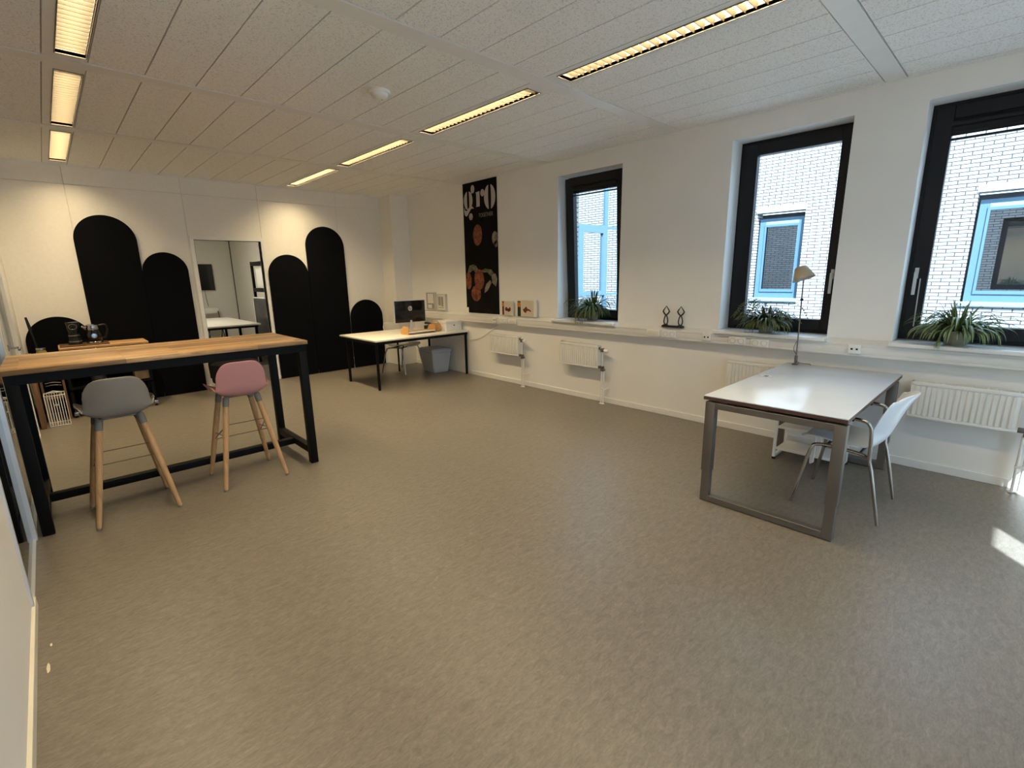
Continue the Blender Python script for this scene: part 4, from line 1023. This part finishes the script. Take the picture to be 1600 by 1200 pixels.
# wicker roll
t = thing('wicker_basket', 'small round orange-brown wicker basket right of the monitor', 'basket', (4.235, 6.15, FDz))
b = BM(); add_lathe(b, [(0, .0), (.050, .0), (.075, .03), (.082, .07), (.072, .115), (.064, .115), (.072, .07), (.062, .03), (0, .012)], n=30)
for z in (.02, .045, .07, .095): add_tube(b, [(.081*math.cos(a)*(1-.5*abs(z-.07)/.1), .081*math.sin(a)*(1-.5*abs(z-.07)/.1), z) for a in [2*PI*k/30 for k in range(30)]], .005, 6, closed=True)
obj('woven_body', b, 'skin', t)
b = BM(); add_tube(b, smooth_path([(-.06, 0, .10), (-.04, 0, .15), (.04, 0, .15), (.06, 0, .10)], 6), .005, 8); obj('handle', b, 'skin', t)
# telephone
t = thing('telephone', 'black desk telephone between the basket and the white box', 'telephone', (4.36, 6.43, FDz), .3)
b = BM(); add_prism(b, [(-.09, 0), (.09, 0), (.09, .065), (-.09, .02)], -.085, .085, 'yz'); obj('base', b, 'black', t)
b = BM(); add_tube(b, smooth_path([(-.055, -.07, .06), (-.055, -.03, .085), (-.055, .04, .10), (-.055, .09, .10)], 5), .018, 12); obj('handset', b, 'black', t)
b = BM(); box_m(b, (.08, .05, .003), T((.03, .04, .054)) @ RX(.245)); obj('display', b, 'lightgrey', t)
# white storage box
t = thing('storage_box', 'white lidded storage box with a finger hole on the far desk', 'storage box', (4.452, 6.135, FDz), 0)
b = BM(); add_box(b, -.145, .145, -.165, .165, 0, .112, .006); obj('box_body', b, 'white', t)
b = BM(); add_box(b, -.150, .150, -.170, .170, .112, .148, .004); obj('lid', b, 'white', t)
b = BM(); add_lathe(b, [(0, 0), (.011, 0), (.011, .001), (0, .001)], n=20, M_=T((.0, -.1655, .085)) @ RX(PI/2)); obj('finger_hole', b, 'black', t)
# chair behind the far desk
shell_chair((4.02, 6.80, 0), PI+.35, 'shellg', 'pale shell chair standing behind the far desk, facing the monitor', arms=False)
# bin
t = thing('waste_bin', 'grey-white lidded plastic waste bin under the far desk', 'waste bin', (4.400, 6.44, 0), -.12)
def taper(b, w0, d0, w1, d1, z0, z1, bev=.012):
    v = [b.verts.new((sx*w/2, sy*d/2, z)) for w, d, z in ((w0, d0, z0), (w1, d1, z1)) for sx, sy in ((-1, -1), (1, -1), (1, 1), (-1, 1))]
    fs = [b.faces.new([v[i] for i in q]) for q in ((3, 2, 1, 0), (4, 5, 6, 7), (0, 1, 5, 4), (1, 2, 6, 5), (2, 3, 7, 6), (3, 0, 4, 7))]
    if bev: bmesh.ops.bevel(b, geom=list({e for f in fs for e in f.edges}), offset=bev, segments=3, affect='EDGES')
b = BM(); taper(b, .25, .36, .34, .44, .0, .335); obj('bin_body', b, 'bing', t)
b = BM(); taper(b, .365, .465, .37, .47, .335, .372, .008); obj('rim', b, 'bing', t)
b = BM(); add_box(b, -.16, .16, -.20, .20, .372, .384, .004); add_box(b, -.03, .03, -.02, .02, .384, .394, .003); obj('lid', b, 'bing', t)
# cable on the wall beside the far desk
b = BM(); add_tube(b, smooth_path([(XR-.05, 5.10, .822), (XR-.02, 5.18, .79), (XR-.012, 5.34, .70), (XR-.012, 5.52, .60), (XR-.015, 5.75, .545), (XR-.03, 5.85, .54)], 6), .004, 8)
tag(obj('cable', b, 'cream'), 'thin pale cable drooping from the socket below the banner', 'cable')

# ================================================================== TROLLEY BEHIND THE BAR AND ITS THINGS
t = thing('serving_trolley', 'black wheeled serving trolley against the arch panels, behind the bar table', 'trolley', (.41, 7.41, 0))
for x, y in ((-.37, -.15), (.37, -.15), (-.37, .2), (.37, .2)):
    b = BM(); add_box(b, x-.014, x+.014, y-.014, y+.014, .06, .775); obj('post', b, 'blackm', t)
    b = BM(); add_lathe(b, [(0, -.014), (.034, -.014), (.037, 0), (.034, .014), (0, .014)], n=20, M_=T((x, y-.01, .037)) @ RY(PI/2)); add_box(b, x-.016, x+.016, y-.02, y+.02, .05, .078, .003)
    w_ = obj('caster', b, 'black', t); b = BM(); add_box(b, x+.014, x+.020, y-.024, y+.014, .020, .076, .002); add_box(b, x-.02, x+.02, y-.052, y-.046, .03, .07, .002); obj('caster_fork', b, 'chrome', w_)
for z in (.09, .30, .60):
    b = BM(); add_box(b, -.385, .385, -.165, .215, z, z+.02, .002); add_ring(b, (-.385, .385, -.165, .215), (-.380, .380, -.160, .210), z, z+.05, 'xy'); obj('shelf', b, 'blackm', t)
b = BM(); add_box(b, -.40, .40, -.20, .24, .775, .800, .003); obj('top_board', b, 'board', t)
t = thing('serving_board', 'dark stained board lying on the trolley top under the kettle', 'board', (.24, 7.42, .800))
b = BM(); add_box(b, -.215, .215, -.16, .16, 0, .014, .003); obj('board_body', b, 'darkwood', t)
t = thing('kettle', 'shiny steel and black kettle on the trolley', 'kettle', (.335, 7.42, .814))
b = BM(); add_lathe(b, [(0, 0), (.072, 0), (.075, .006), (.070, .018), (0, .018)], n=32); obj('power_base', b, 'chrome', t)
b = BM(); add_lathe(b, [(0, .018), (.066, .018), (.078, .05), (.080, .09), (.066, .145), (.060, .15), (0, .15)], n=32); obj('body', b, 'blackgl', t)
b = BM(); add_lathe(b, [(.0605, .15), (.064, .17), (.058, .205), (.045, .215), (0, .216)], n=32); add_lathe(b, [(0, 0), (.024, 0), (.026, .006), (0, .007)], n=20, M_=T((0, -.075, .085)) @ RX(PI/2)); obj('steel_lid', b, 'chrome', t)
b = BM(); add_tube(b, smooth_path([(.055, 0, .195), (.115, 0, .20), (.128, 0, .14), (.10, 0, .06), (.07, 0, .055)], 6), .010, 10); obj('handle', b, 'black', t)
b = BM(); add_tube(b, [(-.05, 0, .165), (-.095, 0, .195)], [.022, .012], 12); obj('spout', b, 'chrome', t)
t = thing('coffee_grinder', 'black coffee grinder with grey rings left of the kettle', 'coffee grinder', (.165, 7.42, .814))
b = BM(); add_lathe(b, [(0, 0), (.058, 0), (.062, .01), (.055, .03), (.048, .09), (.050, .12), (0, .12)], n=28); obj('base', b, 'black', t)
b = BM(); add_lathe(b, [(.049, .092), (.052, .095), (.052, .102), (.049, .105)], n=28); add_lathe(b, [(.057, .026), (.061, .029), (.059, .036), (.055, .038)], n=28); obj('steel_ring', b, 'steel', t)
b = BM(); add_lathe(b, [(.046, .12), (.052, .15), (.060, .235), (.060, .25), (0, .252)], n=28); obj('hopper', b, 'blackgl', t)
b = BM(); add_tube(b, [(-.035*math.cos(a), -.062, .20+.030*math.sin(a)) for a in [2*PI*k/24 for k in range(24)]], .003, 8, closed=True); obj('dial', b, 'steel', t)
t = thing('cardboard_box', 'open brown cardboard box on the trolley shelf, right of the grey stool', 'box', (.705, 7.39, .32))
b = BM(); add_box(b, -.075, .075, -.12, .12, 0, .155); obj('box_body', b, 'card', t, smooth=False)
b = BM(); box_m(b, (.15, .10, .004), T((0, -.16, .155)) @ RX(-.25)); obj('flap', b, 'card', t)
def jar(x, y, z, r, h, m, label, grp='dark containers on the trolley shelves'):
    t = thing('canister', label, 'canister', (x, y, z), group=grp)
    b = BM(); add_lathe(b, [(0, 0), (r, 0), (r, h*.85), (0, h*.85)], n=24); obj('body', b, m, t)
    b = BM(); add_lathe(b, [(r*1.02, h*.85), (r*1.02, h), (0, h)], n=24); obj('lid', b, 'steel', t)
jar(.20, 7.36, .11, .085, .15, 'black', 'black canister on the lowest trolley shelf, left of the grey stool back')
jar(.53, 7.34, .11, .075, .15, 'black', 'black canister on the lowest trolley shelf, behind the grey stool back')
jar(.30, 7.36, .32, .07, .22, 'darkit', 'dark canister on the middle trolley shelf behind the grey stool')
# wire crate and its neighbours
t = thing('wire_basket', 'white wire basket with a handle on the floor by the left wall', 'basket', (-.105, 7.06, 0))
b = BM(); hw, hd, hh = .082, .10, .335
for z in (.006, hh):
    add_tube(b, [(-hw, -hd, z), (hw, -hd, z), (hw, hd, z), (-hw, hd, z)], .0045, 8, closed=True)
for k in range(9):
    x = -hw+2*hw*k/8
    for y in (-hd, hd): add_tube(b, [(x, y, .006), (x, y, hh)], .0028, 6)
    add_tube(b, [(x, -hd, .006), (x, hd, .006)], .0028, 6)
for k in range(1, 8):
    y = -hd+2*hd*k/8
    for x in (-hw, hw): add_tube(b, [(x, y, .006), (x, y, hh)], .0028, 6)
obj('wire_cage', b, 'white', t)
b = BM(); add_tube(b, [(-.055, -hd, hh), (-.055, -hd, hh+.035), (0, -hd, hh+.05), (.055, -hd, hh+.035), (.055, -hd, hh)], .004, 8); obj('handle', b, 'white', t)
b = BM(); add_box(b, -.02, .02, -hd-.005, -hd-.002, .225, .24); obj('label_clip', b, 'lightgrey', t)
t = thing('timber_board', 'narrow brown timber board standing against the left wall', 'board', (-.235, 7.14, 0))
b = BM(); add_box(b, -.020, .022, -.22, .22, 0, .76, .003); obj('plank', b, 'brownwood', t)
t = thing('wooden_rack', 'low brown wooden rack with folded cloths behind the wire basket', 'rack', (-.10, 7.44, 0))
b = BM(); add_box(b, -.10, .10, -.20, .20, .48, .50); add_box(b, -.10, -.08, -.20, .20, 0, .48); add_box(b, .08, .10, -.20, .20, 0, .48); add_box(b, -.08, .08, -.20, .20, .25, .27); obj('rack_body', b, 'brownwood', t, smooth=False)
b = BM()
for z in (.40, .43): add_tube(b, smooth_path([(-.06, -.21, z), (0, -.212, z+.008), (.07, -.21, z-.004)], 4), .003, 6)
obj('metal_rail', b, 'steel', t)
t = thing('glass_jar', 'small olive yellow jar on the rack behind the bar table left end', 'jar', (-.13, 7.33, .50))
b = BM(); add_lathe(b, [(0, 0), (.045, 0), (.048, .01), (.048, .25), (.035, .29), (0, .29)], n=24); obj('jar_body', b, 'olive', t)
b = BM(); add_lathe(b, [(.036, .29), (.040, .292), (.040, .315), (0, .316)], n=24); obj('lid', b, 'chrome', t)
t = thing('brush', 'long-handled dark brush leaning in the left corner', 'brush', (-.16, 7.50, .50))
b = BM(); add_tube(b, smooth_path([(.01, 0, 0), (.0, 0, .30), (-.02, 0, .52)], 5), .007, 8); obj('handle', b, 'black', t)
b = BM(); add_tube(b, [(-.02, 0, .50), (-.035, 0, .64)], [.016, .010], 10); obj('brush_head', b, 'black', t)

# black tub chair in front of the doorway
t = thing('tub_chair', 'low black rounded tub chair in front of the doorway, behind the pink stool', 'chair', (1.725, 7.34, 0), 0)
b = BM(); add_lathe(b, [(0, .12), (.24, .12), (.285, .16), (.300, .30), (.290, .40), (.24, .425), (0, .43)], n=40); obj('seat', b, 'softblack', t)
b = BM(); rows = []
for i in range(17):
    a = PI/2-1.5+3.0*i/16; zt_ = .70-.12*abs(i-8)/8
    rows.append([b.verts.new((rr*math.cos(a), rr*math.sin(a)*.98, z)) for rr, z in ((.225, .42), (.225, zt_-.02), (.25, zt_), (.285, zt_-.02), (.308, .40), (.303, .22), (.285, .22))])
for p, q in zip(rows, rows[1:]):
    for k in range(7): b.faces.new((p[k], p[(k+1) % 7], q[(k+1) % 7], q[k]))
b.faces.new(rows[0][::-1]); b.faces.new(rows[-1]); obj('backrest', b, 'softblack', t)
for k in range(4):
    a = PI/4+PI/2*k; b = BM(); add_tube(b, [(.17*math.cos(a), .17*math.sin(a), .125), (.19*math.cos(a), .19*math.sin(a), 0)], [.018, .012], 10); obj('leg', b, 'blackm', t)

# ================================================================== BACK ROOM
t = thing('meeting_table', 'pale table with dark legs in the room behind the doorway', 'table', (1.88, 10.75, 0))
b = BM(); add_box(b, -.90, .90, -1.15, 1.15, .690, .715, .003); obj('table_top', b, 'lamw', t)
b = BM(); add_ring(b, (-.86, .86, -1.11, 1.11), (-.82, .82, -1.07, 1.07), .65, .69, 'xy'); obj('top_frame', b, 'blackm', t)
for x in (-.83, .83):
    for y in (-1.08, 0, 1.08):
        b = BM(); add_box(b, x-.02, x+.02, y-.02, y+.02, 0, .65); obj('leg', b, 'blackm', t)
t = thing('wall_screen', 'black flat screen on the back wall seen through the doorway', 'screen', (2.70, 13.285, 1.275))
b = BM(); add_box(b, -.42, .235, -.04, 0, 0, .59, .004); obj('housing', b, 'black', t)
b = BM(); add_box(b, -.41, .225, -.043, -.0405, .012, .578); obj('display', b, 'screen', t)
b = BM(); add_tube(b, smooth_path([(.02, -.01, 0), (.03, -.01, -.2), (.05, -.01, -.38)], 5), .004, 6); obj('cord', b, 'black', t)
t = thing('folding_chair', 'small dark folding chair by the back wall behind the doorway', 'chair', (2.76, 13.0, 0))
b = BM(); add_box(b, -.16, .13, -.15, .15, .71-.28, .74-.28, .005); obj('seat', b, 'paper', t)
for s in (-1, 1):
    b = BM(); add_tube(b, [(s*.15, -.20, .0), (s*.14, .18, .86)], .010, 8); obj('leg', b, 'black', t)
    b = BM(); add_tube(b, [(s*.13, .20, .0), (s*.13, -.10, .45)], .010, 8); obj('leg', b, 'black', t)
b = BM(); add_box(b, -.15, .15, .14, .165, .74, .86, .006); obj('backrest', b, 'paper', t)
t = thing('shelf_rack', 'black metal shelf rack along the right side of the back room', 'shelf', (3.20, 10.2, 0))
for x in (-.15, .15):
    for y in (-.45, .45):
        b = BM(); add_box(b, x-.022, x+.022, y-.022, y+.022, 0, 1.84); obj('post', b, 'blackm', t)
for z in (.35, .80, 1.26, 1.76):
    b = BM(); add_box(b, -.17, .17, -.47, .47, z, z+.075, .002); obj('shelf_board', b, 'blackm', t)
def boxes(y, z, w, h, m, label):
    t = thing('storage_box', label, 'box', (3.20, y, z), group='boxes on the back room shelf rack'); b = BM(); add_box(b, -.12, .12, -w/2, w/2, 0, h, .004); obj('box_body', b, m, t); b = BM(); add_box(b, -.125, .125, -w/2-.005, w/2+.005, h, h+.02, .003); obj('lid', b, m, t)
boxes(10.2, 1.335, .70, .36, 'white', 'large white box on the upper shelf of the back room rack')
boxes(10.35, .875, .30, .26, 'white', 'small white box on the middle shelf of the back room rack')
t = thing('poster_board', 'dark patterned board leaning on the shelf rack in the back room', 'poster', (3.0, 10.2, 0))
b = BM(); add_box(b, -.012, .012, -.40, .40, .02, 1.14, .002); obj('print', b, 'darkit', t)
b = BM(); add_box(b, -.014, .014, .40, .425, .0, 1.16); add_box(b, -.014, .014, -.40, .425, 1.14, 1.16); obj('edge_strip', b, 'paper', t)

# paint chips on the floor near the left wall
for (x, y, w, l_, lab) in ((-.235, 2.475, .006, .035, 'larger cream paint chip on the floor near the left baseboard'), (-.225, 2.64, .004, .012, 'tiny cream paint chip on the floor beyond the larger chip')):
    b = BM(); o_ = [(x+w*math.cos(a)*random.uniform(.8, 1.15), y+l_*math.sin(a)*random.uniform(.85, 1.1)) for a in [2*PI*k/12 for k in range(12)]]
    add_prism(b, o_, .0003, .0016, 'xy'); tag(obj('paint_chip', b, 'chips'), lab, 'paint chip', 'paint chips on the floor')
